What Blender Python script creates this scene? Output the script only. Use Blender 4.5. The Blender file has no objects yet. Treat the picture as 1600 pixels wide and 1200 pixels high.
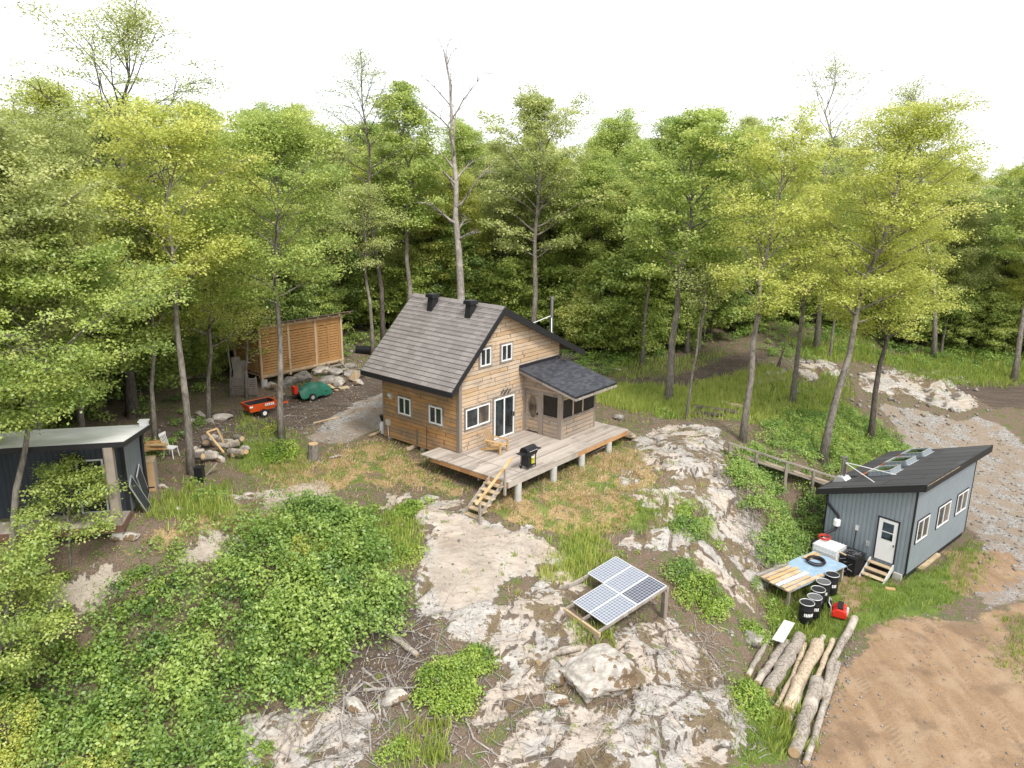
import bpy, math, random
import numpy as np
from mathutils import Vector, Matrix
rad = math.radians
S = bpy.context.scene

# ---------------------------------------------------------------- camera, sky, sun, exposure
FPX, PITCH, ROLL = 1198.024, 14.979, 0.706
CAM = np.array([0.0, 0.0, 17.5])
cam_d = bpy.data.cameras.new("camera")
cam = bpy.data.objects.new("camera", cam_d)
S.collection.objects.link(cam)
cam_d.sensor_width = 36.0
cam_d.lens = 36.0 * FPX / 1600.0
cam_d.clip_start, cam_d.clip_end = 0.1, 3000
cam.matrix_world = Matrix.Translation(CAM) @ Matrix.Rotation(rad(90 - PITCH), 4, 'X') @ Matrix.Rotation(rad(ROLL), 4, 'Z')
S.camera = cam
S.view_settings.view_transform = 'Standard'
S.view_settings.look = 'None'
S.view_settings.exposure = 0.83
S.view_settings.gamma = 1.0

SUN_EL, SUN_AZ = 52.0, 150.0      # azimuth clockwise from +Y (view direction)
w = bpy.data.worlds.new("World"); S.world = w; w.use_nodes = True
nt = w.node_tree; nt.nodes.clear()
sky = nt.nodes.new('ShaderNodeTexSky'); sky.sky_type = 'NISHITA'; sky.sun_disc = False
sky.sun_elevation = rad(SUN_EL); sky.sun_rotation = rad(SUN_AZ)
tc = nt.nodes.new('ShaderNodeTexCoord')
cn = nt.nodes.new('ShaderNodeTexNoise'); cn.inputs['Scale'].default_value = 2.2; cn.inputs['Detail'].default_value = 5
nt.links.new(tc.outputs['Generated'], cn.inputs['Vector'])
cr = nt.nodes.new('ShaderNodeValToRGB')
cr.color_ramp.elements[0].position = 0.3; cr.color_ramp.elements[0].color = (7.2, 7.4, 7.8, 1)
cr.color_ramp.elements[1].position = 0.65; cr.color_ramp.elements[1].color = (9.9, 9.9, 9.9, 1)
nt.links.new(cn.outputs['Fac'], cr.inputs['Fac'])
mx = nt.nodes.new('ShaderNodeMixRGB'); mx.inputs['Fac'].default_value = 0.9
nt.links.new(sky.outputs['Color'], mx.inputs['Color1']); nt.links.new(cr.outputs['Color'], mx.inputs['Color2'])
bg = nt.nodes.new('ShaderNodeBackground'); bg.inputs['Strength'].default_value = 0.103
nt.links.new(mx.outputs['Color'], bg.inputs['Color'])
wo = nt.nodes.new('ShaderNodeOutputWorld'); nt.links.new(bg.outputs['Background'], wo.inputs['Surface'])

sd = bpy.data.lights.new("sun", 'SUN'); sd.energy = 1.9; sd.angle = rad(14); sd.color = (1.0, 0.95, 0.87)
so = bpy.data.objects.new("sun", sd); S.collection.objects.link(so)
sv = Vector((math.sin(rad(SUN_AZ)) * math.cos(rad(SUN_EL)), math.cos(rad(SUN_AZ)) * math.cos(rad(SUN_EL)), math.sin(rad(SUN_EL))))
so.rotation_euler = sv.to_track_quat('Z', 'Y').to_euler()
so.location = (0, 0, 60)
cy = S.cycles
cy.max_bounces = 12; cy.diffuse_bounces = 8; cy.glossy_bounces = 3; cy.transmission_bounces = 8
cy.use_denoising = True; cy.use_adaptive_sampling = True; cy.adaptive_threshold = 0.02
cy.sample_clamp_indirect = 6

# ---------------------------------------------------------------- maths helpers
def ray(px, py):
    dx, dy = px - 800, py - 600
    c, s = math.cos(rad(ROLL)), math.sin(rad(ROLL))
    x = dx * c + dy * s; y = -dx * s + dy * c
    cp, sp = math.cos(rad(PITCH)), math.sin(rad(PITCH))
    return np.array([x / FPX, cp - y / FPX * sp, -sp - y / FPX * cp])

class Frame:
    def __init__(s, o, yaw):
        s.o = np.array(o, float); s.yaw = rad(yaw)
        c, n = math.cos(s.yaw), math.sin(s.yaw)
        s.R = np.array([[c, -n, 0], [n, c, 0], [0, 0, 1.0]])
    def w(s, p): return s.o + s.R @ np.array(p, float)
    def loc(s, px, py, n, d):
        n = np.array(n, float); o = s.R.T @ (CAM - s.o); v = s.R.T @ ray(px, py)
        return o + (d - n @ o) / (n @ v) * v
WF = Frame((0, 0, 0), 0)
CAB = Frame((-2.431, 34.210, 4.93), -39.737)
GRY = Frame((18.017, 31.546, 0.28), -48.663)
LSH = Frame((-13.967, 26.009, 5.548), 12.522)
WSH = Frame((-15.012, 44.561, 5.911), 51.188)
SOL = Frame((1.812, 26.007, 2.45), -54.555)

def hash2(i, j, seed):
    v = np.sin(i * 127.1 + j * 311.7 + seed * 74.7) * 43758.5453
    return v - np.floor(v)
def vnoise(x, y, seed=0):
    i, j = np.floor(x), np.floor(y); fx, fy = x - i, y - j
    ux, uy = fx * fx * (3 - 2 * fx), fy * fy * (3 - 2 * fy)
    a, b = hash2(i, j, seed), hash2(i + 1, j, seed)
    c, d = hash2(i, j + 1, seed), hash2(i + 1, j + 1, seed)
    return (a * (1 - ux) + b * ux) * (1 - uy) + (c * (1 - ux) + d * ux) * uy
def fbm(x, y, seed=0, o=4):
    r = 0; a = 0.5; t = 0
    for k in range(o):
        r = r + a * vnoise(x * 2 ** k + k * 17.3, y * 2 ** k - k * 9.1, seed + k); t += a; a *= 0.5
    return r / t

# ---------------------------------------------------------------- terrain height
ctrl = []
def cw(x, y, z): ctrl.append((x, y, z))
def cp_(px, py, z):
    p = WF.loc(px, py, (0, 0, 1), z); ctrl.append((p[0], p[1], z))
def cf(F, x, y, z):
    p = F.w((x, y, z)); ctrl.append(tuple(p))
for a in [(-5.35, 0, -.5), (-2.5, 0, -.6), (0, 0, -.75), (0, 7.7, -.6), (-5.35, 7.7, -.3), (3.95, -.3, -1.07), (4.0, 2.1, -.97), (4.17, 4.4, -.9),
          (4.2, 6.7, -.85), (3.4, -3.1, -1.42), (-1.3, -1.2, -.85), (1.5, -2.0, -1.1), (4.4, 9.6, -.9), (1.5, 3, -.85)]: cf(CAB, *a)
for a in [(0, 0, -.32), (0, 7.2, -.2), (-4, 0, -.28), (-2, -2, -.32), (-2, 3.5, -.3), (-4, 7.2, 0), (-5.4, 3.5, .8), (-7.2, 5, 2.2), (-6, -.2, .35), (-5.5, 8, 1.4), (2, 3, -.2)]: cf(GRY, *a)
for a in [(0.3, -1.4, -.62), (-4, -1.4, -.6), (0, 2.3, -.5), (-4, 2.3, -.45), (1.8, 0, -.62), (1, 3.5, -.6)]: cf(LSH, *a)
for a in [(0, 0, -.7), (6, 0, -.5), (6, 2.8, -.3), (0, 2.8, -.4), (3, 0, -.6), (3, -1.6, -1.0), (0, -1.5, -1.05)]: cf(WSH, *a)
for a in [(960, 880, 2.3), (900, 945, 2.15), (1040, 945, 1.75), (955, 985, 1.95)]: cp_(*a)
for a in [(1070, 690, 4.15), (1100, 745, 3.75), (770, 850, 3.25), (680, 950, 2.6), (600, 800, 3.6), (450, 770, 4.0), (330, 780, 4.5), (400, 830, 3.8),
          (240, 800, 4.9), (300, 740, 4.75), (430, 640, 4.7), (380, 640, 4.75), (500, 640, 4.65), (560, 620, 4.8), (300, 600, 5.6), (100, 620, 6.2), (180, 700, 5.2),
          (300, 860, 4.0), (110, 925, 3.6), (300, 960, 2.4), (500, 950, 2.3), (150, 1100, .9), (400, 1100, .9), (560, 1060, 1.5), (560, 1180, .7), (20, 1000, 2.2),
          (920, 1040, 1.7), (700, 1050, 1.7), (900, 1150, 1.0), (800, 1190, .7), (1080, 1120, .8), (1150, 1000, .75), (1185, 960, .35), (1100, 850, 2.7), (1165, 815, 2.1),
          (1130, 700, 3.8), (1160, 880, 1.3), (1205, 930, .15), (1170, 1040, .1), (1140, 1180, .1), (1300, 960, 0), (1400, 1100, 0), (1590, 1190, -.1), (1590, 900, .05),
          (1200, 770, 2.7), (1240, 840, .7), (1270, 740, 2.6), (1260, 880, .1), (1230, 700, 3.1), (1340, 690, 2.4), (1450, 655, 1.6), (1550, 690, .7), (1400, 600, 2.9),
          (1500, 630, 2.2), (1590, 640, 1.8), (1280, 580, 3.9), (1200, 590, 3.9), (1080, 600, 3.9), (1150, 570, 4.1), (1270, 533, 4.6), (1500, 560, 3.6), (1600, 570, 3.4),
          (950, 610, 4.1), (870, 560, 4.6), (700, 510, 5.2), (560, 530, 5.3), (1050, 640, 4.0)]: cp_(*a)
for a in [(-90, 40, 8), (90, 40, 1.5), (0, 110, 8), (-80, 110, 10), (90, 110, 5), (0, 0, -1), (-35, 0, -.5), (35, 0, -.8), (-34, 20, 3), (-34, 38, 6.2),
          (45, 28, 0), (0, 8, -.6), (20, 12, -.2), (-16, 10, -.2), (0, -30, -2), (60, -20, -1), (-60, -20, 0), (-50, 70, 8), (50, 80, 4.5)]: cw(*a)
CT = np.array(ctrl)
def _phi(r): return r * r * np.log(r + 1e-6)
_P = CT[:, :2] / 20.0
_n = len(_P)
_K = _phi(np.hypot(_P[:, None, 0] - _P[None, :, 0], _P[:, None, 1] - _P[None, :, 1])) + np.eye(_n) * 0.0012
_A = np.zeros((_n + 3, _n + 3)); _A[:_n, :_n] = _K
_A[:_n, _n] = 1; _A[:_n, _n + 1:] = _P; _A[_n:, :_n] = _A[:_n, _n:].T
_wt = np.linalg.solve(_A, np.concatenate([CT[:, 2], np.zeros(3)]))
def hbase(x, y):
    x = np.asarray(x, float); y = np.asarray(y, float); sh = x.shape
    xc = np.clip(x.ravel(), -95, 95) / 20; yc = np.clip(y.ravel(), -30, 115) / 20
    out = np.empty(xc.size)
    for k in range(0, xc.size, 40000):
        a, b = xc[k:k + 40000], yc[k:k + 40000]
        out[k:k + 40000] = _phi(np.hypot(a[:, None] - _P[None, :, 0], b[:, None] - _P[None, :, 1])) @ _wt[:_n] + _wt[_n] + _wt[_n + 1] * a + _wt[_n + 2] * b
    return out.reshape(sh)
def axis(lo, hi, d, far_lo, far_hi, g=1.09):
    c = list(np.arange(lo, hi, d)); s = d; v = hi
    while v < far_hi: c.append(v); s *= g; v += s
    c.append(far_hi); s = d; v = lo - d; f = []
    while v > far_lo: f.append(v); s *= g; v -= s
    f.append(far_lo)
    return np.array(f[::-1] + c)
XS = axis(-19, 24, 0.13, -900, 900); YS = axis(15, 46, 0.13, -400, 1400)
GX, GY = np.meshgrid(XS, YS)
GZ = hbase(GX, GY)
def interp(A, x, y):
    x = np.asarray(x, float); y = np.asarray(y, float)
    i = np.clip(np.searchsorted(XS, x) - 1, 0, len(XS) - 2); j = np.clip(np.searchsorted(YS, y) - 1, 0, len(YS) - 2)
    u = np.clip((x - XS[i]) / (XS[i + 1] - XS[i]), 0, 1); v = np.clip((y - YS[j]) / (YS[j + 1] - YS[j]), 0, 1)
    return (A[j, i] * (1 - u) + A[j, i + 1] * u) * (1 - v) + (A[j + 1, i] * (1 - u) + A[j + 1, i + 1] * u) * v
def hz(x, y): return interp(GZ, x, y)
_ts = np.concatenate([np.arange(12, 60, .1), np.arange(60, 300, .5)])
def gp(px, py):
    """the point of the ground that stands at that place of the view"""
    r = ray(px, py); P = CAM[None] + _ts[:, None] * r[None]
    d = P[:, 2] - hz(P[:, 0], P[:, 1]); k = np.argmax(d < 0)
    if d[k] >= 0: k = len(_ts) - 1
    if k == 0: k = 1
    t = _ts[k - 1] + (_ts[k] - _ts[k - 1]) * d[k - 1] / (d[k - 1] - d[k] + 1e-9)
    p = CAM + t * r; return Vector((p[0], p[1], float(hz(p[0], p[1]))))
def inpoly(P, x, y):
    n = len(P); ins = np.zeros(x.shape, bool)
    for k in range(n):
        x1, y1 = P[k]; x2, y2 = P[(k + 1) % n]
        if y1 == y2: continue
        c = ((y1 > y) != (y2 > y)) & (x < (x2 - x1) * (y - y1) / (y2 - y1) + x1)
        ins ^= c
    return ins
def sdist(P, x, y):
    d = np.full(x.shape, 1e9); n = len(P)
    for k in range(n):
        a = np.array(P[k]); b = np.array(P[(k + 1) % n]); e = b - a
        t = np.clip(((x - a[0]) * e[0] + (y - a[1]) * e[1]) / (e @ e + 1e-9), 0, 1)
        d = np.minimum(d, np.hypot(x - a[0] - t * e[0], y - a[1] - t * e[1]))
    return np.where(inpoly(P, x, y), d, -d)
def region(polys, soft, rough=1.):
    """soft mask over the ground grid of areas given by their outlines"""
    M = np.zeros(GX.shape)
    for pl in polys:
        P = [tuple(gp(*q)[:2]) for q in pl]
        A = np.array(P); lo = A.min(0) - 3; hi = A.max(0) + 3
        j0, j1 = np.searchsorted(YS, [lo[1], hi[1]]); i0, i1 = np.searchsorted(XS, [lo[0], hi[0]])
        if j1 <= j0 or i1 <= i0: continue
        gx_, gy_ = GX[j0:j1, i0:i1], GY[j0:j1, i0:i1]
        d = sdist(P, gx_, gy_) + rough * (2.2 * (fbm(gx_ * .45, gy_ * .45, 71, 3) - .5) + 1.0 * (fbm(gx_ * 1.8, gy_ * 1.8, 75, 3) - .5))
        M[j0:j1, i0:i1] = np.maximum(M[j0:j1, i0:i1], np.clip(0.5 + d / (2 * soft), 0, 1))
    return M
ROCK = [[(655, 795), (700, 790), (740, 812), (800, 818), (850, 840), (885, 868), (875, 885), (800, 905), (770, 940), (700, 970), (665, 955), (650, 900), (665, 850)],
        [(655, 768), (720, 783), (735, 815), (680, 840), (655, 830)],
        [(880, 895), (905, 920), (870, 940), (850, 1000), (800, 1040), (730, 1020), (735, 980), (790, 950), (830, 915)],
        [(945, 985), (1040, 955), (1060, 985), (1100, 1010), (1125, 1060), (1155, 1110), (1150, 1180), (1100, 1200), (1050, 1160), (1010, 1110), (960, 1080), (990, 1040), (940, 1010)],
        [(860, 1095), (930, 1085), (990, 1110), (1060, 1130), (1130, 1215), (780, 1215), (810, 1140)],
        [(1000, 685), (1050, 660), (1120, 662), (1132, 700), (1118, 740), (1130, 760), (1160, 790), (1190, 830), (1192, 930), (1160, 900), (1130, 870), (1095, 820), (1060, 780), (1070, 760), (1030, 740), (1000, 715)],
        [(1015, 805), (1050, 785), (1060, 800), (1120, 860), (1185, 935), (1190, 970), (1150, 945), (1080, 885), (1030, 865), (960, 855), (960, 840), (1010, 825)],
        [(958, 745), (1002, 733), (998, 755), (975, 766)],
        [(410, 765), (500, 752), (520, 775), (440, 790), (410, 800)], [(600, 768), (650, 768), (642, 795), (600, 795)],
        [(268, 862), (335, 832), (378, 848), (335, 880), (275, 884)], [(66, 915), (165, 886), (180, 908), (112, 962), (62, 958)], [(345, 772), (412, 766), (408, 780), (350, 783)],
        [(390, 1130), (520, 1105), (600, 1110), (575, 1190), (520, 1215), (370, 1215)],
        [(1340, 585), (1400, 572), (1470, 590), (1545, 637), (1490, 642), (1420, 618), (1350, 612)], [(1240, 560), (1310, 560), (1325, 590), (1250, 600)],
        [(1172, 580), (1235, 578), (1235, 598), (1180, 600)], [(1400, 575), (1490, 580), (1510, 600), (1440, 590)],
        [(840, 1000), (900, 985), (960, 1000), (960, 1040), (880, 1100), (830, 1090), (790, 1110), (745, 1120), (800, 1050)],
        [(960, 770), (1090, 760), (1100, 790), (1020, 800)], [(700, 960), (790, 950), (740, 1000), (690, 1010)]]
GRAVEL = [[(1375, 630), (1440, 638), (1490, 652), (1550, 660), (1620, 700), (1700, 760), (1700, 930), (1590, 940), (1540, 955), (1500, 905), (1530, 850), (1512, 828), (1480, 760), (1420, 700), (1390, 660)],
          [(470, 690), (520, 650), (600, 610), (640, 600), (640, 650), (600, 670), (540, 690)]]
DIRT = [[(1700, 920), (1540, 955), (1520, 975), (1400, 970), (1345, 990), (1310, 1050), (1285, 1120), (1262, 1215), (1700, 1215)],
        [(1312, 900), (1350, 895), (1345, 950), (1320, 965)], [(1470, 860), (1600, 860), (1600, 920), (1500, 930)]]
MUD = [[(960, 598), (1040, 590), (1100, 570), (1150, 548), (1215, 545), (1185, 565), (1130, 590), (1080, 605), (1000, 604)], [(1190, 540), (1300, 525), (1312, 538), (1230, 546)],
       [(230, 670), (330, 650), (400, 625), (560, 588), (640, 585), (610, 635), (500, 665), (400, 685), (300, 700), (240, 695)], [(1480, 600), (1700, 590), (1700, 650), (1540, 636)],
       [(590, 990), (660, 950), (700, 1010), (660, 1100), (560, 1110), (540, 1040)], [(560, 800), (600, 800), (600, 840)]]
GRASS = [[(870, 605), (1000, 603), (1080, 606), (1200, 570), (1330, 640), (1400, 700), (1330, 725), (1180, 660), (1050, 650), (930, 628)],
         [(1245, 885), (1400, 910), (1520, 845), (1545, 860), (1500, 940), (1400, 962), (1340, 985), (1285, 1040), (1240, 1020), (1215, 980)],
         [(890, 825), (940, 825), (955, 880), (900, 905), (850, 905)], [(225, 790), (360, 755), (370, 810), (260, 825)], [(560, 790), (655, 790), (655, 880), (570, 900), (540, 840)],
         [(1330, 560), (1700, 530), (1700, 600), (1480, 600), (1400, 575)], [(1210, 1020), (1290, 1010), (1265, 1150), (1200, 1190), (1150, 1215), (1150, 1100), (1190, 1060)],
         [(960, 780), (1010, 770), (1110, 790), (1110, 850), (1040, 830), (960, 830)], [(370, 640), (470, 690), (480, 740), (370, 740)], [(1560, 970), (1620, 960), (1620, 1080), (1570, 1060)],
         [(1230, 545), (1330, 530), (1400, 570), (1250, 560)]]
STRAW = [[(370, 735), (600, 680), (665, 715), (740, 775), (650, 772), (560, 760), (420, 775)], [(750, 770), (800, 760), (1000, 700), (1040, 765), (960, 835), (880, 830), (790, 812)],
         [(225, 835), (420, 780), (440, 800), (300, 850), (240, 860)], [(880, 690), (960, 680), (1010, 760), (900, 800)]]
mR = region(ROCK, .5, .55)
tilt = (GX * 0.8 + GY * 0.6)
strat = np.abs(((tilt * 1.1 + 2.2 * fbm(GX * .5, GY * .5, 3)) % 1.0) - .35)
_u = GX * .82 + GY * .57; _v = -GX * .57 + GY * .82
def cells(u, v, seed):
    """broken slabs: every cell has its own height and tilt; returns height and distance to the nearest joint"""
    u = u + .5 * (fbm(u * .9, v * .9, seed + 3, 3) - .5); v = v + .5 * (fbm(u * .9 + 9, v * .9, seed + 7, 3) - .5)
    iu, iv = np.floor(u), np.floor(v); d1 = np.full(u.shape, 9.); d2 = np.full(u.shape, 9.); hh = np.zeros(u.shape)
    for a in (-1, 0, 1):
        for b in (-1, 0, 1):
            ci, cj = iu + a, iv + b; pu, pv = ci + hash2(ci, cj, seed), cj + hash2(ci, cj, seed + 1); d = np.hypot(u - pu, v - pv)
            h = hash2(ci, cj, seed + 2) - .5 + (hash2(ci, cj, seed + 4) - .5) * (u - pu) * 1.3 + (hash2(ci, cj, seed + 5) - .5) * (v - pv) * 1.6
            n1_ = d < d1; d2 = np.where(n1_, d1, np.minimum(d2, d)); hh = np.where(n1_, h, hh); d1 = np.where(n1_, d, d1)
    return hh, d2 - d1
c1, e1 = cells(_u * .42, _v * .95, 5); c2, e2 = cells(_u * 1.0, _v * 2.3, 9)
SL = [tuple(gp(*q)[:2]) for q in [(690, 810), (850, 835), (885, 870), (800, 905), (770, 945), (690, 975), (660, 900)]]
calm = np.clip(1 - np.clip(sdist(SL, GX, GY) + .3, 0, 1), .22, 1); calm = np.where((GX < -5) & (GY > 22), .3, calm)
relief = calm * (0.30 * c1 + 0.06 * c2 - .10 * np.clip(1 - e1 / .12, 0, 1) - .02 * np.clip(1 - e2 / .16, 0, 1)) + .36 * (fbm(GX * .45, GY * .45, 5) - .40)
joint = np.maximum(np.clip(1 - e1 / .12, 0, 1), .35 * np.clip(1 - e2 / .13, 0, 1)) * (.25 + .75 * calm)
RM = np.clip((mR - .25) * 2, 0, 1)
GZ = GZ + RM * relief * np.where(GY < 60, 1, 1.6) + 0.10 * (fbm(GX * .8, GY * .8, 21) - .5) + 0.035 * (fbm(GX * 4, GY * 4, 31, 2) - .5)
for F_, x0, x1, y0, y1, zc in ((GRY, -4.3, .5, -.6, 7.5, -.3), (CAB, -5.6, .2, -.2, 7.9, -.45)):
    L = np.einsum('ij,jkl->ikl', F_.R.T, np.stack([GX - F_.o[0], GY - F_.o[1], GZ - F_.o[2]]))
    ins = (L[0] > x0) & (L[0] < x1) & (L[1] > y0) & (L[1] < y1)
    GZ[ins] = np.minimum(GZ[ins], F_.o[2] + zc)
masks = [mR, region(GRAVEL, .6, .7), region(DIRT, .8, .8), region(MUD, .8, .9), region(GRASS, .9, 1.1), region(STRAW, 1.0, 1.3), joint, 1 - calm]

# ---------------------------------------------------------------- material helpers
class NT:
    def __init__(s, name, rough=.8):
        s.m = bpy.data.materials.new(name); s.m.use_nodes = True; s.t = s.m.node_tree
        s.b = s.t.nodes['Principled BSDF']; s.b.inputs['Roughness'].default_value = rough
        s.b.inputs['Specular IOR Level'].default_value = .3
        s.out = s.t.nodes['Material Output']
        s.tc = s.n('ShaderNodeTexCoord')
    def n(s, ty, **k):
        x = s.t.nodes.new(ty)
        for a, v in k.items(): setattr(x, a, v)
        return x
    def put(s, sock, v):
        if isinstance(v, bpy.types.NodeSocket): s.t.links.new(v, sock)
        elif v is not None:
            if sock.type == 'RGBA' and len(v) == 3: v = (*v, 1)
            sock.default_value = v
    def noise(s, scale, det=4, vec=None, rough=.55, dist=0, obj=True):
        x = s.n('ShaderNodeTexNoise'); x.inputs['Scale'].default_value = scale; x.inputs['Detail'].default_value = det
        x.inputs['Roughness'].default_value = rough; x.inputs['Distortion'].default_value = dist
        s.put(x.inputs['Vector'], vec if vec is not None else s.tc.outputs['Object']); return x.outputs['Fac']
    def vor(s, scale, feature='F1', vec=None, out='Distance', rnd=1):
        x = s.n('ShaderNodeTexVoronoi', feature=feature); x.inputs['Scale'].default_value = scale; x.inputs['Randomness'].default_value = rnd
        s.put(x.inputs['Vector'], vec if vec is not None else s.tc.outputs['Object']); return x.outputs[out]
    def map(s, sc=(1, 1, 1), rot=(0, 0, 0), loc=(0, 0, 0), vec=None):
        x = s.n('ShaderNodeMapping'); x.inputs['Scale'].default_value = sc; x.inputs['Rotation'].default_value = rot; x.inputs['Location'].default_value = loc
        s.put(x.inputs['Vector'], vec if vec is not None else s.tc.outputs['Object']); return x.outputs[0]
    def math(s, op, a, b=None, c=None, clamp=False):
        x = s.n('ShaderNodeMath', operation=op, use_clamp=clamp)
        for i, v in enumerate((a, b, c)):
            if v is not None: s.put(x.inputs[i], v)
        return x.outputs[0]
    def ss(s, v, lo, hi, a=0., b=1.):
        x = s.n('ShaderNodeMapRange', interpolation_type='SMOOTHSTEP')
        s.put(x.inputs[0], v)
        for i, q in enumerate((lo, hi, a, b)): x.inputs[i + 1].default_value = q
        return x.outputs[0]
    def mix(s, f, a, b, mode='MIX'):
        x = s.n('ShaderNodeMixRGB', blend_type=mode); s.put(x.inputs[0], f); s.put(x.inputs[1], a); s.put(x.inputs[2], b); return x.outputs[0]
    def ramp(s, f, *st):
        x = s.n('ShaderNodeValToRGB'); e = x.color_ramp.elements
        while len(e) < len(st): e.new(.5)
        for k, (p, c) in enumerate(st): e[k].position = p; e[k].color = (*c, 1)
        s.put(x.inputs[0], f); return x.outputs[0]
    def sep(s, v):
        x = s.n('ShaderNodeSeparateXYZ'); s.put(x.inputs[0], v); return x.outputs
    def comb(s, a, b, c):
        x = s.n('ShaderNodeCombineXYZ')
        for i, v in enumerate((a, b, c)): s.put(x.inputs[i], v)
        return x.outputs[0]
    def white(s, v, d='3D'):
        x = s.n('ShaderNodeTexWhiteNoise', noise_dimensions=d); s.put(x.inputs['Vector'] if d != '1D' else x.inputs['W'], v); return x.outputs['Value']
    def attr(s, name, out='Color'):
        x = s.n('ShaderNodeAttribute', attribute_name=name); return x.outputs[out]
    def col(s, v): s.put(s.b.inputs['Base Color'], v); return s
    def rough(s, v): s.put(s.b.inputs['Roughness'], v); return s
    def bump(s, h, st=.5, d=.02):
        x = s.n('ShaderNodeBump'); x.inputs['Strength'].default_value = st; x.inputs['Distance'].default_value = d
        s.put(x.inputs['Height'], h); s.t.links.new(x.outputs[0], s.b.inputs['Normal']); return s

def plain(name, c, rough=.6, metal=0, var=.12, nsc=6, bump=0):
    s = NT(name, rough); f = s.noise(nsc, 4)
    s.col(s.mix(f, tuple(v * (1 - var) for v in c), tuple(min(1, v * (1 + var)) for v in c)))
    s.b.inputs['Metallic'].default_value = metal
    if bump: s.bump(s.noise(nsc * 5, 4), bump)
    return s.m
def siding(name, ramp_cols, grey, h=.2, boards=4.6, low=None, top=None, dark=.5):
    """horizontal boards along x+y of the object"""
    s = NT(name, .85); p = s.sep(s.tc.outputs['Object'])
    u = s.math('ADD', p[0], p[1]); wv = s.noise(1.3, 2)
    z = s.math('ADD', p[2], s.math('MULTIPLY', s.math('SUBTRACT', wv, .5), .05))
    row = s.math('FLOOR', s.math('DIVIDE', z, h)); off = s.white(row, '1D')
    seg = s.math('FLOOR', s.math('DIVIDE', s.math('ADD', u, s.math('MULTIPLY', off, 7)), boards))
    rnd = s.white(s.comb(row, seg, 1.7))
    grain = s.noise(1, 6, vec=s.comb(s.math('MULTIPLY', u, 2.2), s.math('MULTIPLY', off, 9), s.math('MULTIPLY', z, 26)), rough=.65)
    strk = s.noise(1, 5, vec=s.comb(s.math('MULTIPLY', u, .8), s.math('MULTIPLY', off, 9), s.math('MULTIPLY', z, 9)), rough=.7)
    base = s.ramp(s.math('ADD', s.math('MULTIPLY', rnd, .3), s.math('ADD', s.math('MULTIPLY', grain, .3), s.math('MULTIPLY', strk, .5))), *[(.12 + .76 * k / (len(ramp_cols) - 1), c) for k, c in enumerate(ramp_cols)])
    big = s.noise(.7, 4); blot = s.noise(2.6, 5, rough=.7)
    f = s.math('ADD', s.math('MULTIPLY', big, .9), s.math('MULTIPLY', rnd, .35))
    gf = s.ss(f, .5, .85)
    if low is not None: gf = s.math('MAXIMUM', gf, s.math('MULTIPLY', s.ss(s.math('ADD', p[2], s.math('MULTIPLY', blot, .9)), low + .9, low + .1), .85))
    if top is not None: gf = s.math('MULTIPLY', gf, s.ss(s.math('ADD', p[2], blot), top + .3, top + 2.0, 1, .15))
    c = s.mix(s.math('MULTIPLY', gf, .8), base, s.mix(grain, tuple(v * .55 for v in grey), tuple(v * 1.25 for v in grey)))
    kn = s.ss(s.vor(5.5, vec=s.comb(u, 0., s.math('MULTIPLY', z, 1.6))), .09, .02)
    st = s.math('MAXIMUM', s.ss(blot, .56, .68), s.math('MULTIPLY', s.ss(strk, .58, .68), .8))
    c = s.mix(s.math('MULTIPLY', s.math('MAXIMUM', kn, s.math('MULTIPLY', st, .7)), dark + .2), c, (.10, .062, .038))
    fr = s.math('FRACT', s.math('DIVIDE', z, h))
    ln = s.math('MAXIMUM', s.ss(fr, .15, .03), s.ss(s.math('FRACT', s.math('DIVIDE', s.math('ADD', u, s.math('MULTIPLY', off, 7)), boards)), .012, .004))
    c = s.mix(s.math('MULTIPLY', ln, .75), c, (.045, .03, .02))
    s.col(c); s.bump(s.math('SUBTRACT', s.math('MULTIPLY', grain, .3), ln), .6, .02)
    return s.m
def planks(name, cols, wd=.14, along='x', grey=None, lines=True):
    """boards running along an object axis, wd wide across the other horizontal axis"""
    s = NT(name, .85); p = s.sep(s.tc.outputs['Object'])
    a, b = (p[0], p[1]) if along == 'x' else (p[1], p[0])
    if along == 'z': a, b = p[2], s.math('ADD', p[0], p[1])
    row = s.math('FLOOR', s.math('DIVIDE', b, wd)); off = s.white(row, '1D')
    seg = s.math('FLOOR', s.math('DIVIDE', s.math('ADD', a, s.math('MULTIPLY', off, 5)), 3.1))
    rnd = s.white(s.comb(row, seg, 3.3))
    grain = s.noise(1, 6, vec=s.comb(s.math('MULTIPLY', a, 1.6), s.math('MULTIPLY', b, 24), off), rough=.65)
    c = s.ramp(s.math('ADD', s.math('MULTIPLY', rnd, .5), s.math('MULTIPLY', grain, .5)), *[(.15 + .7 * k / (len(cols) - 1), q) for k, q in enumerate(cols)])
    st = s.ss(s.noise(.9, 5, rough=.65), .5, .75); c = s.mix(s.math('MULTIPLY', st, .45), c, tuple(v * .45 for v in cols[0]))
    if lines:
        ln = s.ss(s.math('FRACT', s.math('DIVIDE', b, wd)), .09, .03); c = s.mix(s.math('MULTIPLY', ln, .7), c, (.04, .033, .028))
    s.col(c); s.bump(grain, .3, .01); return s.m

M = {}
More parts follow.
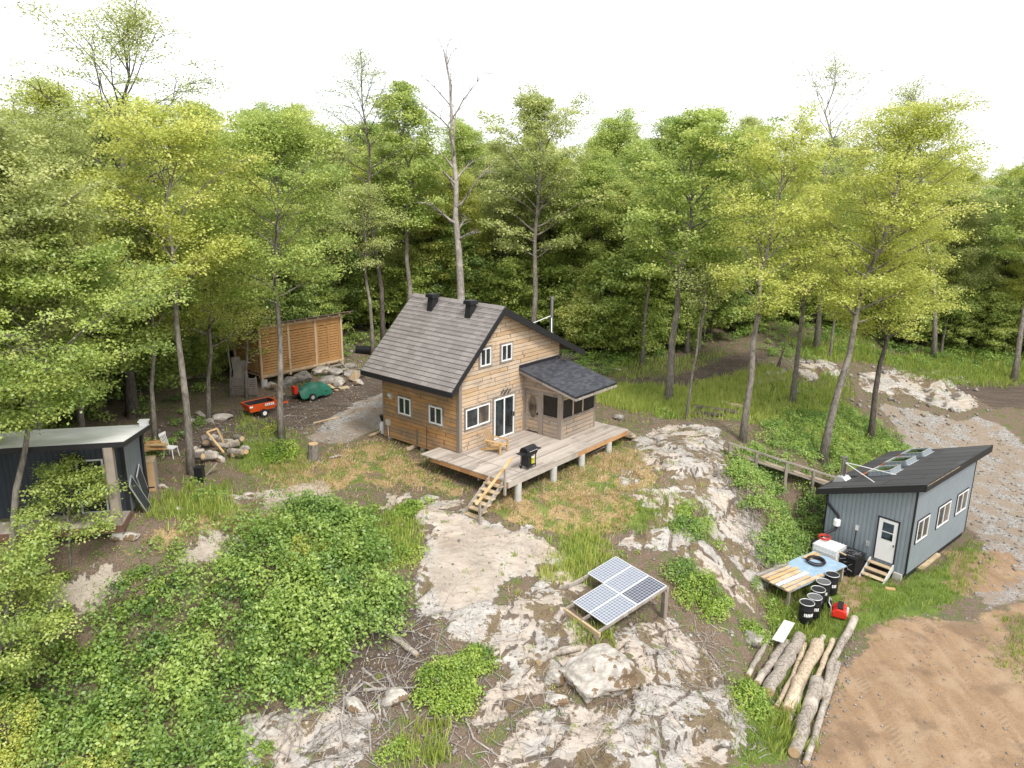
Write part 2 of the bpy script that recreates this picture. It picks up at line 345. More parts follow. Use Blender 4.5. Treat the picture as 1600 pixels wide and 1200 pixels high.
# ground
def ground_mat():
    s = NT('ground', .95); A, B = s.attr('gA'), s.attr('gB')
    sa = s.n('ShaderNodeSeparateColor'); s.put(sa.inputs[0], A); sb = s.n('ShaderNodeSeparateColor'); s.put(sb.inputs[0], B)
    n1 = s.noise(.8, 6, rough=.6); n2 = s.noise(4, 8, rough=.65); n3 = s.noise(22, 6, rough=.7); n4 = s.noise(70, 4, rough=.7)
    def mk(att, amp=.5, lo=.42, hi=.58, nn=None):
        return s.ss(s.math('ADD', att, s.math('MULTIPLY', s.math('SUBTRACT', nn or n2, .5), amp * 2)), lo, hi)
    spk = s.math('MULTIPLY', s.ss(n4, .58, .72), .55)
    lit = s.ramp(n3, (.3, (.075, .05, .035)), (.5, (.16, .115, .085)), (.68, (.27, .21, .16)))
    lit = s.mix(s.math('MULTIPLY', s.ss(s.noise(1.7, 6, rough=.7), .47, .62), .75), lit, s.ramp(n3, (.35, (.055, .085, .02)), (.65, (.13, .18, .045))))
    lit = s.mix(spk, lit, (.42, .36, .3))
    gr = s.ramp(s.math('ADD', s.math('MULTIPLY', n3, .6), s.math('MULTIPLY', n1, .4)), (.35, (.06, .09, .02)), (.52, (.13, .19, .035)), (.7, (.24, .28, .07)))
    c = s.mix(mk(sb.outputs[0], .5), lit, gr)
    st = s.ramp(n3, (.34, (.12, .105, .05)), (.45, (.26, .19, .09)), (.57, (.46, .32, .165)), (.7, (.58, .45, .26)))
    st = s.mix(s.math('MULTIPLY', s.ss(s.noise(1.1, 6, rough=.7), .49, .56), .9), st, gr); st = s.mix(s.math('MULTIPLY', s.ss(s.noise(.8, 6, vec=s.map(loc=(7, 3, 0)), rough=.7), .56, .62), .8), st, lit)
    c = s.mix(mk(sb.outputs[1], .6), c, st)
    tr = s.ss(s.noise(1, 3, vec=s.map((.35, 4, 1), rot=(0, 0, .42))), .4, .62)
    mud = s.ramp(n3, (.3, (.06, .043, .033)), (.55, (.125, .095, .075)), (.75, (.24, .2, .17)))
    mud = s.mix(s.math('MULTIPLY', tr, .5), mud, (.05, .036, .028)); mud = s.mix(s.math('MULTIPLY', spk, .9), mud, (.4, .37, .33))
    c = s.mix(mk(sa_a, .4) if False else mk(s.attr('gA', 'Alpha'), .4), c, mud)
    pb = s.vor(17, out='Color'); pv = s.sep(pb)[0]
    gv = s.ramp(s.math('ADD', s.math('MULTIPLY', pv, .55), s.math('MULTIPLY', n3, .45)), (.2, (.14, .13, .12)), (.5, (.28, .265, .25)), (.8, (.46, .44, .42)))
    gv = s.mix(s.math('MULTIPLY', s.ss(n1, .38, .58), .85), gv, s.ramp(n3, (.35, (.18, .135, .095)), (.65, (.35, .275, .205))))
    c = s.mix(mk(sa.outputs[1], .4), c, gv)
    trk = s.noise(1, 5, vec=s.map((1.7, .35, 1), rot=(0, 0, -.5)), rough=.6, dist=.6)
    d = s.ramp(s.math('ADD', s.math('MULTIPLY', n3, .5), s.math('MULTIPLY', trk, .5)), (.28, (.17, .105, .06)), (.5, (.30, .198, .118)), (.7, (.40, .28, .18)))
    d = s.mix(s.math('MULTIPLY', s.ss(n1, .45, .65), .55), d, (.40, .295, .195)); d = s.mix(s.math('MULTIPLY', s.ss(s.noise(.35, 5, rough=.65), .52, .62), .5), d, (.15, .10, .065)); d = s.mix(s.math('MULTIPLY', spk, .6), d, (.5, .42, .33))
    tread = s.math('MULTIPLY', s.ss(s.noise(1, 2, vec=s.map((1.1, .06, 1), rot=(0, 0, -.5))), .56, .64), s.math('ADD', s.math('MULTIPLY', s.math('SINE', s.math('MULTIPLY', s.sep(s.map((1, 1, 1), rot=(0, 0, -.5)))[1], 38)), .5), .5))
    d = s.mix(s.math('MULTIPLY', s.math('MULTIPLY', tread, s.ss(n1, .45, .58)), .35), d, (.10, .062, .038))
    c = s.mix(mk(sa.outputs[2], .45), c, d)
    # rock
    wv = s.n('ShaderNodeTexNoise'); wv.inputs['Scale'].default_value = .55; wv.inputs['Detail'].default_value = 4; s.put(wv.inputs['Vector'], s.tc.outputs['Object'])
    wp = s.n('ShaderNodeVectorMath', operation='MULTIPLY_ADD'); s.put(wp.inputs[0], wv.outputs['Color']); wp.inputs[1].default_value = (1.6, 1.6, .8); s.put(wp.inputs[2], s.tc.outputs['Object'])
    rs = s.noise(1, 8, vec=s.map((.7, 3.6, 2.2), rot=(0, 0, .62), vec=wp.outputs[0]), rough=.68)
    big = s.noise(.55, 5, rough=.6)
    rk = s.ramp(s.math('ADD', s.math('MULTIPLY', rs, .55), s.math('MULTIPLY', n2, .45)), (.29, (.15, .135, .12)), (.38, (.31, .285, .26)), (.49, (.45, .42, .385)), (.66, (.61, .585, .55)))
    rk = s.mix(s.math('MULTIPLY', s.ss(big, .46, .58), .7), rk, s.ramp(rs, (.35, (.36, .29, .23)), (.6, (.60, .50, .41))))
    fi = s.ss(s.math('ABSOLUTE', s.math('SUBTRACT', s.noise(1, 5, vec=s.map((.5, 1.6, 1), rot=(0, 0, .62), vec=wp.outputs[0])), .5)), .010, .0)
    fj = s.ss(s.math('ABSOLUTE', s.math('SUBTRACT', s.noise(1, 4, vec=s.map((1.1, .4, 1), rot=(0, 0, .3), vec=wp.outputs[0])), .48)), .007, .0)
    ck = s.math('MULTIPLY', s.math('MAXIMUM', fi, fj), s.ss(n2, .4, .55))
    ck = s.math('MAXIMUM', s.math('MULTIPLY', ck, .7), s.ss(s.math('ADD', sb.outputs[2], s.math('MULTIPLY', s.math('SUBTRACT', n2, .5), .9)), .42, .62))
    rk = s.mix(s.math('MULTIPLY', ck, .85), rk, s.ramp(n3, (.4, (.055, .038, .028)), (.65, (.16, .11, .07))))
    sm = s.ss(s.attr('gB', 'Alpha'), .3, .7); rk = s.mix(s.math('MULTIPLY', sm, .75), rk, s.ramp(s.math('ADD', s.math('MULTIPLY', rs, .35), s.math('MULTIPLY', n1, .65)), (.35, (.33, .27, .215)), (.5, (.46, .385, .315)), (.65, (.56, .50, .43))))
    ms = s.ss(s.math('SUBTRACT', s.math('ADD', s.math('MULTIPLY', s.noise(.75, 6, rough=.66), .8), s.math('MULTIPLY', n2, .2)), s.math('MULTIPLY', sm, .12)), .525, .55)
    rk = s.mix(s.math('MULTIPLY', ms, .92), rk, s.ramp(n3, (.33, (.09, .06, .038)), (.5, (.185, .125, .075)), (.62, (.20, .19, .08)), (.75, (.30, .25, .18))))
    gm_ = s.ss(s.noise(1.6, 6, rough=.7), .60, .64); rk = s.mix(s.math('MULTIPLY', gm_, .8), rk, s.ramp(n3, (.4, (.10, .12, .03)), (.65, (.24, .27, .07))))
    rm = mk(sa.outputs[0], .6, .44, .52)
    c = s.mix(rm, c, rk)
    s.col(c)
    hgt = s.math('ADD', s.math('MULTIPLY', n3, .5), s.math('ADD', s.math('MULTIPLY', n2, .8), s.math('MULTIPLY', s.math('MULTIPLY', rs, rm), 2.2)))
    hgt = s.math('SUBTRACT', hgt, s.math('MULTIPLY', s.math('MULTIPLY', ck, rm), .5))
    s.bump(hgt, .75, .09); return s.m
sa_a = None
M['ground'] = ground_mat()
def rock_mat(name, c0, c1, moss=.56):
    s = NT(name, .92); n = s.noise(3, 8, rough=.65); n1 = s.noise(1.4, 6, rough=.7)
    st = s.noise(1, 7, vec=s.map((1.5, 5, 3), rot=(.2, .1, .6)), rough=.6)
    c = s.ramp(s.math('ADD', s.math('MULTIPLY', n, .5), s.math('MULTIPLY', st, .5)), (.33, tuple(v * .45 for v in c0)), (.48, c0), (.62, c1))
    c = s.mix(s.math('MULTIPLY', s.ss(n1, moss, moss + .04), .9), c, s.mix(n, (.07, .04, .02), (.2, .12, .05)))
    s.col(c); s.bump(s.math('ADD', n, st), .7, .06); return s.m
M['rock'] = rock_mat('pale_rock', (.38, .35, .31), (.62, .58, .53), .52)
M['rock_grey'] = rock_mat('grey_rock', (.24, .22, .2), (.42, .39, .35), .6)
M['cab_left'] = siding('orange_boards', [(.21, .11, .05), (.38, .205, .085), (.50, .29, .13), (.54, .35, .18)], (.22, .17, .13), low=-.4)
M['cab_gable'] = siding('weathered_boards', [(.33, .20, .11), (.50, .34, .20), (.64, .49, .34), (.72, .59, .45)], (.44, .375, .31), low=-.1, top=3.6, dark=.6)
M['porch'] = siding('porch_boards', [(.27, .19, .13), (.42, .32, .23), (.55, .45, .35)], (.30, .255, .215), h=.22, low=-.2)
M['trimwood'] = planks('grey_trim_wood', [(.16, .135, .115), (.26, .22, .185), (.34, .29, .24)], .3, 'z', lines=False)
M['deck'] = planks('grey_deck_boards', [(.27, .23, .20), (.43, .375, .325), (.56, .50, .44)], .14, 'y')
M['deckside'] = planks('deck_edge_board', [(.30, .26, .22), (.42, .37, .32), (.5, .45, .4)], .6, 'y', lines=False)
M['deckside_o'] = planks('orange_edge_board', [(.30, .15, .065), (.42, .225, .10), (.48, .28, .14)], .6, 'y', lines=False)
M['newwood'] = planks('yellow_wood', [(.40, .25, .11), (.55, .37, .18), (.64, .47, .26)], .2, 'x', lines=False)
M['step'] = planks('tan_wood', [(.36, .26, .15), (.50, .38, .24), (.58, .47, .32)], .2, 'x', lines=False)
M['greywood'] = planks('old_grey_wood', [(.20, .175, .15), (.32, .28, .245), (.42, .375, .33)], .2, 'x', lines=False)
M['slat'] = planks('orange_slats', [(.36, .185, .07), (.52, .30, .125), (.62, .41, .20)], .11, 'x', lines=False)
M['slatpost'] = planks('pale_posts', [(.42, .28, .16), (.56, .41, .26), (.62, .48, .33)], .3, 'z', lines=False)
M['white'] = plain('white_paint', (.80, .80, .80), .45, var=.04)
M['black'] = plain('black_metal', (.022, .022, .025), .45)
M['blackplastic'] = plain('black_plastic', (.015, .015, .018), .35)
M['concrete'] = plain('concrete_tube', (.47, .46, .43), .9, var=.25, nsc=3, bump=.3)
M['steel'] = plain('steel', (.55, .55, .55), .25, 1, .1)
M['alu'] = plain('aluminium', (.72, .73, .74), .35, .6, .05)
M['red'] = plain('red_plastic', (.62, .035, .02), .35)
M['orange'] = plain('orange_paint', (.68, .10, .02), .4, var=.2)
M['yellow'] = plain('yellow_plastic', (.62, .60, .04), .4)
M['green_tarp'] = plain('green_tarp', (.02, .13, .085), .4, var=.5, nsc=4, bump=.5)
M['blue_tarp'] = plain('blue_tarp', (.30, .42, .54), .5, var=.35, nsc=5, bump=.4)
M['rubber'] = plain('rubber', (.025, .024, .024), .8)
M['ply'] = plain('plywood', (.50, .33, .18), .8, var=.25, nsc=3)
M['curtain'] = plain('curtain', (.5, .5, .48), .9)
def glass(name, c=(.012, .016, .018), r=.06):
    s = NT(name, r); f = s.noise(1.6, 3)
    s.col(s.ramp(f, (.4, c), (.62, tuple(v * 3.2 for v in c)))); s.b.inputs['Specular IOR Level'].default_value = .6; return s.m
M['glass'] = glass('dark_glass')
M['glass_brown'] = glass('tinted_glass', (.05, .04, .03), .12)
M['screen'] = plain('insect_screen', (.022, .018, .015), .5, var=.5, nsc=3)
M['skyglass'] = glass('skylight_glass', (.02, .035, .015), .03)
def pv_mat(name, cw_, cd, base, line, wd):
    s = NT(name, .18); p = s.sep(s.tc.outputs['Object'])
    fx = s.math('ABSOLUTE', s.math('SUBTRACT', s.math('FRACT', s.math('DIVIDE', p[0], cw_)), .5))
    fy = s.math('ABSOLUTE', s.math('SUBTRACT', s.math('FRACT', s.math('DIVIDE', p[1], cd)), .5))
    g = s.math('MAXIMUM', s.ss(fx, .5 - wd, .5 - wd * .6), s.ss(fy, .5 - wd, .5 - wd * .6))
    dm = s.ss(s.math('ADD', fx, fy), .80, .84)
    s.col(s.mix(s.math('MAXIMUM', g, dm), s.mix(s.noise(9, 2), base, tuple(v * 1.5 for v in base)), line))
    s.b.inputs['Specular IOR Level'].default_value = .7; return s.m
def shingle(name, cols, course, wid, base_up=(0, 1)):
    s = NT(name, .7); p = s.sep(s.tc.outputs['Object'])
    row = s.math('FLOOR', s.math('DIVIDE', p[1], course)); off = s.white(row, '1D')
    uu = s.math('DIVIDE', s.math('ADD', p[0], s.math('MULTIPLY', off, wid)), wid)
    rnd = s.white(s.comb(row, s.math('FLOOR', uu), 2.2))
    n = s.noise(30, 4); bgn = s.noise(.8, 4)
    c = s.ramp(s.math('ADD', s.math('MULTIPLY', rnd, .45), s.math('ADD', s.math('MULTIPLY', n, .3), s.math('MULTIPLY', bgn, .25))), *[(.2 + .6 * k / (len(cols) - 1), q) for k, q in enumerate(cols)])
    ln = s.math('MAXIMUM', s.ss(s.math('FRACT', s.math('DIVIDE', p[1], course)), .13, .02), s.math('MULTIPLY', s.ss(s.math('FRACT', uu), .06, .02), .5))
    s.col(s.mix(s.math('MULTIPLY', ln, .72), c, tuple(v * .22 for v in cols[0]))); s.bump(s.math('SUBTRACT', s.math('MULTIPLY', n, .2), ln), .5, .02); return s.m
M['roof'] = shingle('brown_shingles', [(.19, .17, .16), (.235, .212, .202), (.28, .255, .245)], .245, .45)
M['roof_dark'] = shingle('dark_shingles', [(.032, .034, .042), (.055, .058, .07), (.085, .088, .105)], .14, .3)
M['roof_black'] = shingle('black_roofing', [(.06, .06, .065), (.078, .078, .084), (.10, .10, .106)], .9, 3.0)
M['roof_pale'] = plain('pale_roofing', (.80, .80, .79), .6, var=.3, nsc=1.4)
def corr(name, c, pitch=.2):
    s = NT(name, .5); p = s.sep(s.tc.outputs['Object']); u = s.math('ADD', p[0], p[1])
    f = s.math('ABSOLUTE', s.math('SUBTRACT', s.math('FRACT', s.math('DIVIDE', u, pitch)), .5))
    r = s.ss(f, .30, .40); n = s.noise(1.5, 5)
    edge = s.math('MULTIPLY', r, s.ss(f, .48, .42))
    s.col(s.mix(s.math('MULTIPLY', edge, .5), s.mix(n, tuple(v * .88 for v in c), tuple(v * 1.12 for v in c)), tuple(v * .5 for v in c)))
    s.bump(r, .8, .02); return s.m
M['grey_metal'] = corr('blue_grey_siding', (.245, .285, .315))
M['shed_dark'] = corr('dark_blue_siding', (.045, .055, .07), .18)
M['shed_side'] = corr('slate_siding', (.17, .19, .21), .3)
def bark(name, c0, c1):
    s = NT(name, .95); v = s.map((3, 3, .7)); n = s.noise(4, 6, vec=v, rough=.7); m = s.noise(.9, 3)
    c = s.ramp(n, (.35, c0), (.62, c1)); c = s.mix(s.math('MULTIPLY', s.ss(m, .5, .66), .5), c, tuple(min(1, q * 1.6) for q in c1))
    s.col(c); s.bump(n, .6, .03); return s.m
M['bark'] = bark('grey_bark', (.085, .072, .06), (.24, .215, .185))
M['bark_dark'] = bark('dark_bark', (.045, .036, .03), (.13, .11, .095))
M['bark_dead'] = bark('bleached_bark', (.16, .14, .125), (.36, .325, .295))
M['log'] = bark('log_bark', (.13, .11, .09), (.40, .355, .305))
M['log_pale'] = bark('peeled_log', (.26, .195, .13), (.55, .45, .335))
M['endgrain'] = plain('cut_wood', (.50, .35, .20), .85, var=.3, nsc=9)
def leaf(name, c0, c1, c2, tl=.45, hue=.0):
    s = NT(name); s.t.nodes.remove(s.b)
    t = s.attr('tint', 'Fac'); oi = s.n('ShaderNodeObjectInfo').outputs['Random']
    t2 = s.math('ADD', t, s.math('MULTIPLY', s.math('SUBTRACT', oi, .5), hue), clamp=True)
    c = s.ramp(t2, (0., c0), (.5, c1), (1., c2))
    d = s.n('ShaderNodeBsdfDiffuse'); s.put(d.inputs[0], c)
    tr = s.n('ShaderNodeBsdfTranslucent'); s.put(tr.inputs[0], s.mix(.5, c, (.30, .36, .05), 'MULTIPLY') if False else c)
    m1 = s.n('ShaderNodeMixShader'); m1.inputs[0].default_value = tl; s.t.links.new(d.outputs[0], m1.inputs[1]); s.t.links.new(tr.outputs[0], m1.inputs[2])
    g = s.n('ShaderNodeBsdfGlossy'); g.inputs['Roughness'].default_value = .45; g.inputs[0].default_value = (.9, .95, 1, 1)
    m2 = s.n('ShaderNodeMixShader'); m2.inputs[0].default_value = .035; s.t.links.new(m1.outputs[0], m2.inputs[1]); s.t.links.new(g.outputs[0], m2.inputs[2])
    s.t.links.new(m2.outputs[0], s.out.inputs[0]); return s.m
M['leaf_yellow'] = leaf('yellow_green_leaves', (.31, .38, .08), (.56, .60, .13), (.78, .77, .24))
M['leaf_mid'] = leaf('mid_green_leaves', (.19, .29, .07), (.41, .51, .12), (.63, .68, .20))
M['leaf_olive'] = leaf('olive_leaves', (.24, .30, .10), (.45, .50, .16), (.65, .67, .27))
M['leaf_forest'] = leaf('forest_leaves', (.18, .27, .07), (.39, .48, .12), (.64, .66, .19), hue=.8)
M['leaf_dark'] = leaf('dark_leaves', (.12, .20, .06), (.22, .33, .09), (.35, .46, .14), hue=.4)
M['leaf_shrub'] = leaf('shrub_leaves', (.09, .18, .04), (.25, .39, .08), (.47, .59, .15))
M['leaf_bright'] = leaf('bright_shrub_leaves', (.15, .26, .04), (.33, .47, .07), (.55, .64, .14))
M['leaf_grass'] = leaf('grass_blades', (.17, .26, .05), (.36, .45, .09), (.60, .62, .18))
M['litter'] = leaf('fallen_leaves', (.10, .065, .04), (.27, .18, .11), (.50, .38, .25), tl=.1)
M['leaf_straw'] = leaf('dry_grass', (.36, .27, .12), (.60, .46, .24), (.76, .64, .40))

# ---------------------------------------------------------------- object helpers
def tag(o, label=None, cat=None, group=None, kind=None):
    if label: o['label'] = label
    if cat: o['category'] = cat
    if group: o['group'] = group
    if kind: o['kind'] = kind
    return o
def thing(name, label, cat, loc=(0, 0, 0), rz=0, group=None, rot=None):
    o = bpy.data.objects.new(name, None); S.collection.objects.link(o); o.location = loc
    o.rotation_euler = rot if rot else (0, 0, rz); o.empty_display_size = .3
    return tag(o, label, cat, group)
def mesh_np(name, V, Fc, mat, tint=None, smooth=False):
    me = bpy.data.meshes.new(name); V = np.asarray(V, np.float32); Fc = np.asarray(Fc, np.int32)
    k = Fc.shape[1]; me.vertices.add(len(V)); me.vertices.foreach_set('co', V.ravel())
    me.loops.add(Fc.size); me.loops.foreach_set('vertex_index', Fc.ravel())
    me.polygons.add(len(Fc)); me.polygons.foreach_set('loop_start', np.arange(0, Fc.size, k, dtype=np.int32))
    if tint is not None:
        a = me.attributes.new('tint', 'FLOAT', 'FACE'); a.data.foreach_set('value', np.asarray(tint, np.float32))
    me.update(calc_edges=True)
    if smooth: me.polygons.foreach_set('use_smooth', np.ones(len(Fc), bool))
    me.materials.append(mat); return me
class MB:
    def __init__(s): s.v = []; s.f = []
    def add(s, vs, fs):
        b = len(s.v); s.v += [tuple(v) for v in vs]; s.f += [tuple(b + i for i in f) for f in fs]; return s
    def box(s, x0, y0, z0, x1, y1, z1):
        return s.add([(x0, y0, z0), (x1, y0, z0), (x1, y1, z0), (x0, y1, z0), (x0, y0, z1), (x1, y0, z1), (x1, y1, z1), (x0, y1, z1)],
                     [(3, 2, 1, 0), (4, 5, 6, 7), (0, 1, 5, 4), (1, 2, 6, 5), (2, 3, 7, 6), (3, 0, 4, 7)])
    def beam(s, p, q, wd, ht, up=(0, 0, 1)):
        p, q = Vector(p), Vector(q); d = (q - p).normalized(); a = d.cross(Vector(up))
        if a.length < 1e-3: a = d.cross(Vector((0, 1, 0)))
        a.normalize(); b = a.cross(d).normalized(); a *= wd / 2; b *= ht / 2
        vs = [p - a - b, p + a - b, p + a + b, p - a + b, q - a - b, q + a - b, q + a + b, q - a + b]
        return s.add(vs, [(0, 1, 2, 3), (7, 6, 5, 4), (0, 4, 5, 1), (1, 5, 6, 2), (2, 6, 7, 3), (3, 7, 4, 0)])
    def tube(s, pts, rr, n=8, cap=True):
        pts = [Vector(p) for p in pts]
        if not hasattr(rr, '__len__'): rr = [rr] * len(pts)
        b = len(s.v); pa = None
        for k, p in enumerate(pts):
            d = (pts[min(k + 1, len(pts) - 1)] - pts[max(k - 1, 0)]).normalized()
            if pa is None:
                a = d.cross(Vector((0, 0, 1)))
                if a.length < .05: a = d.cross(Vector((1, 0, 0)))
            else: a = pa - d * pa.dot(d)
            a.normalize(); pa = a; c = d.cross(a)
            for i in range(n):
                t = 2 * math.pi * i / n; s.v.append(tuple(p + (a * math.cos(t) + c * math.sin(t)) * rr[k]))
        for k in range(len(pts) - 1):
            for i in range(n):
                j = (i + 1) % n; s.f.append((b + k * n + i, b + k * n + j, b + (k + 1) * n + j, b + (k + 1) * n + i))
        if cap:
            s.f.append(tuple(b + i for i in range(n))[::-1]); e = b + (len(pts) - 1) * n; s.f.append(tuple(e + i for i in range(n)))
        return s
    def prism(s, prof, x0, x1, ax='x'):
        n = len(prof); mk = (lambda t, a, b: (t, a, b)) if ax == 'x' else (lambda t, a, b: (a, t, b))
        vs = [mk(x0, *p) for p in prof] + [mk(x1, *p) for p in prof]
        fs = [tuple(range(n))[::-1], tuple(range(n, 2 * n))] + [(i, (i + 1) % n, n + (i + 1) % n, n + i) for i in range(n)]
        return s.add(vs, fs)
    def lathe(s, prof, c=(0, 0, 0), n=20):
        b = len(s.v)
        for r, z in prof:
            for i in range(n):
                t = 2 * math.pi * i / n; s.v.append((c[0] + r * math.cos(t), c[1] + r * math.sin(t), c[2] + z))
        for k in range(len(prof) - 1):
            for i in range(n):
                j = (i + 1) % n; s.f.append((b + k * n + i, b + k * n + j, b + (k + 1) * n + j, b + (k + 1) * n + i))
        s.f.append(tuple(b + i for i in range(n))[::-1]); e = b + (len(prof) - 1) * n; s.f.append(tuple(e + i for i in range(n))); return s
    def sheet(s, P, th):
        """grid of points (rows) made into a sheet of thickness th"""
        r, c = len(P), len(P[0]); b = len(s.v)
        for row in P:
            for p in row: s.v.append(tuple(p))
        for row in P:
            for p in row: s.v.append((p[0], p[1], p[2] - th))
        o = r * c; q = lambda i, j, k=0: b + k * o + i * c + j
        for i in range(r - 1):
            for j in range(c - 1):
                s.f.append((q(i, j), q(i, j + 1), q(i + 1, j + 1), q(i + 1, j))); s.f.append((q(i + 1, j, 1), q(i + 1, j + 1, 1), q(i, j + 1, 1), q(i, j, 1)))
        for i in range(r - 1):
            s.f.append((q(i, 0), q(i + 1, 0), q(i + 1, 0, 1), q(i, 0, 1))); s.f.append((q(i + 1, c - 1), q(i, c - 1), q(i, c - 1, 1), q(i + 1, c - 1, 1)))
        for j in range(c - 1):
            s.f.append((q(0, j + 1), q(0, j), q(0, j, 1), q(0, j + 1, 1))); s.f.append((q(r - 1, j), q(r - 1, j + 1), q(r - 1, j + 1, 1), q(r - 1, j, 1)))
        return s
    def build(s, name, mat, parent=None, smooth=False, label=None, fix=True):
        me = bpy.data.meshes.new(name); me.from_pydata(s.v, [], s.f); me.update()
        if fix:
            import bmesh
            bm = bmesh.new(); bm.from_mesh(me); bmesh.ops.recalc_face_normals(bm, faces=bm.faces); bm.to_mesh(me); bm.free()
        if smooth:
            me.polygons.foreach_set('use_smooth', np.ones(len(me.polygons), bool))
            try: me.set_sharp_from_angle(angle=rad(40))
            except Exception: pass
        me.materials.append(mat if not isinstance(mat, str) else M[mat])
        o = bpy.data.objects.new(name, me); S.collection.objects.link(o)
        if parent: o.parent = parent
        if label: o['label'] = label
        return o
def link(name, me, parent=None, loc=(0, 0, 0), rz=0):
    o = bpy.data.objects.new(name, me); S.collection.objects.link(o); o.location = loc; o.rotation_euler = (0, 0, rz)
    if parent: o.parent = parent
    return o
def fthing(F, name, label, cat, loc=(0, 0, 0), rz=0, group=None):
    return thing(name, label, cat, tuple(F.w(loc)), F.yaw + rz, group)

# ---------------------------------------------------------------- ground object
nx, ny = len(XS), len(YS)
V = np.stack([GX.ravel(), GY.ravel(), GZ.ravel()], 1)
ii, jj = np.meshgrid(np.arange(nx - 1), np.arange(ny - 1)); a = (jj * nx + ii).ravel()
gm = mesh_np('ground', V, np.stack([a, a + 1, a + nx + 1, a + nx], 1), M['ground'], smooth=True)
for nm, ms in (('gA', (0, 1, 2, 3)), ('gB', (4, 5, 6, 7))):
    at = gm.color_attributes.new(nm, 'FLOAT_COLOR', 'POINT')
    arr = np.stack([masks[k].ravel() if k is not None else np.zeros(nx * ny) for k in ms], 1).astype(np.float32)
    at.data.foreach_set('color', arr.ravel())
tag(link('ground', gm), kind='structure')
#@@BUILDINGS_BEGIN
# ---------------------------------------------------------------- windows and doors in a wall plane
def wpt(o, u, n, a, z, d):
    return (o[0] + u[0] * a + n[0] * d, o[1] + u[1] * a + n[1] * d, z)
def wbox(mb, o, u, n, a0, a1, z0, z1, d0, d1):
    P = [wpt(o, u, n, a, z, d) for z in (z0, z1) for d in (d0, d1) for a in (a0, a1)]
    return mb.add(P, [(0, 1, 3, 2), (4, 6, 7, 5), (0, 4, 5, 1), (1, 5, 7, 3), (3, 7, 6, 2), (2, 6, 4, 0)])
def window(par, o, u, n, a0, a1, z0, z1, trim='trimwood', fr=.065, mull=(.5,), pane='glass', tw=.09, name='window', curtain=None, handle=False):
    f = MB(); D = .055
    wbox(f, o, u, n, a0, a1, z0, z0 + fr, -.02, D); wbox(f, o, u, n, a0, a1, z1 - fr, z1, -.02, D)
    wbox(f, o, u, n, a0, a0 + fr, z0 + fr, z1 - fr, -.02, D); wbox(f, o, u, n, a1 - fr, a1, z0 + fr, z1 - fr, -.02, D)
    for m in mull:
        c = a0 + (a1 - a0) * m; wbox(f, o, u, n, c - fr / 2, c + fr / 2, z0 + fr, z1 - fr, -.02, D - .006)
    w_ = f.build(name, 'white', par)
    cuts = [a0 + fr] + [a0 + (a1 - a0) * m for m in mull] + [a1 - fr]
    for k in range(len(cuts) - 1):
        wbox(MB(), o, u, n, 0, 1, 0, 1, 0, 1)
        p = wbox(MB(), o, u, n, cuts[k] + .004, cuts[k + 1] - .004, z0 + fr, z1 - fr, -.015, .018)
        p.build('pane', pane if isinstance(pane, str) else pane[k % len(pane)], w_)
    if trim:
        t = MB()
        wbox(t, o, u, n, a0 - tw, a1 + tw, z1 + .002, z1 + tw, -.02, .04); wbox(t, o, u, n, a0 - tw, a1 + tw, z0 - tw, z0 - .002, -.02, .045)
        wbox(t, o, u, n, a0 - tw, a0 - .002, z0 - .002, z1 + .002, -.02, .036); wbox(t, o, u, n, a1 + .002, a1 + tw, z0 - .002, z1 + .002, -.02, .036)
        t.build('trim', trim, w_)
    if handle:
        h = wbox(MB(), o, u, n, a1 - fr - .02, a1 - fr + .03, (z0 + z1) / 2 - .1, (z0 + z1) / 2 + .12, D, D + .04); h.build('handle', 'black', w_)
    return w_

# ---------------------------------------------------------------- the cabin
cab = fthing(CAB, 'cabin', 'wooden cabin with steep brown shingle roof, black trim and a broad grey deck', 'cabin')
LX, WY, RY, RZ, EY, EZ, SY, SZ, OX = -5.35, 7.73, 2.624, 6.722, -1.02, 3.278, 9.42, 3.55, .46
sl, sr = (RZ - EZ) / (RY - EY), (RZ - SZ) / (SY - RY)
zl = lambda y: RZ - sl * (RY - y) - .22
zr = lambda y: RZ - sr * (y - RY) - .22
B = -.32
body = [(0.012, B), (WY, B), (WY, zr(WY)), (RY, RZ - .26), (0.012, zl(0))]
MB().prism(body, LX, 0).build('wall', 'cab_gable', cab, label='weathered board gable wall and back walls')
MB().box(LX - .02, -.03, B, .001, .012, zl(0) + .06).build('wall', 'cab_left', cab, label='orange board side wall')
for q_ in ((-.16, -.052, B, .0, -.03, zl(0) - .3), (.001, -.052, B, .03, .14, zl(0) - .35), (LX - .03, -.05, B, LX + .02, -.031, zl(0) + .03)): MB().box(*q_).build('corner_board', 'trimwood', cab)
def slope(name, mat, y0, z0, y1, z1, x0, x1, th, n=1, par=None, lip=.0):
    """roof plane as an own object whose local x runs along the eave and local y up the slope, in n overlapping courses"""
    L = math.hypot(y1 - y0, z1 - z0); ang = math.atan2(z1 - z0, y1 - y0)
    m = MB(); c = L / n
    if n > 1:
        for k in range(n):
            a, b = k * c, (k + 1) * c; lo = .028
            m.add([(x0, a, 0), (x1, a, 0), (x1, b, 0), (x0, b, 0), (x0, a, lo), (x1, a, lo), (x1, b, .004), (x0, b, .004)],
                  [(3, 2, 1, 0), (4, 5, 6, 7), (0, 1, 5, 4), (1, 2, 6, 5), (2, 3, 7, 6), (3, 0, 4, 7)])
    m.box(x0, 0.003, -th, x1, L - .003, -.003)
    o = m.build(name, mat, par, fix=False); o.location = (0, y0, z0); o.rotation_euler = (ang, 0, 0); return o
rl = slope('roof', 'roof', EY, EZ - .03, RY, RZ - .03, LX - OX, OX, .12, 20, cab)
rl['label'] = 'steep brown shingle roof side'
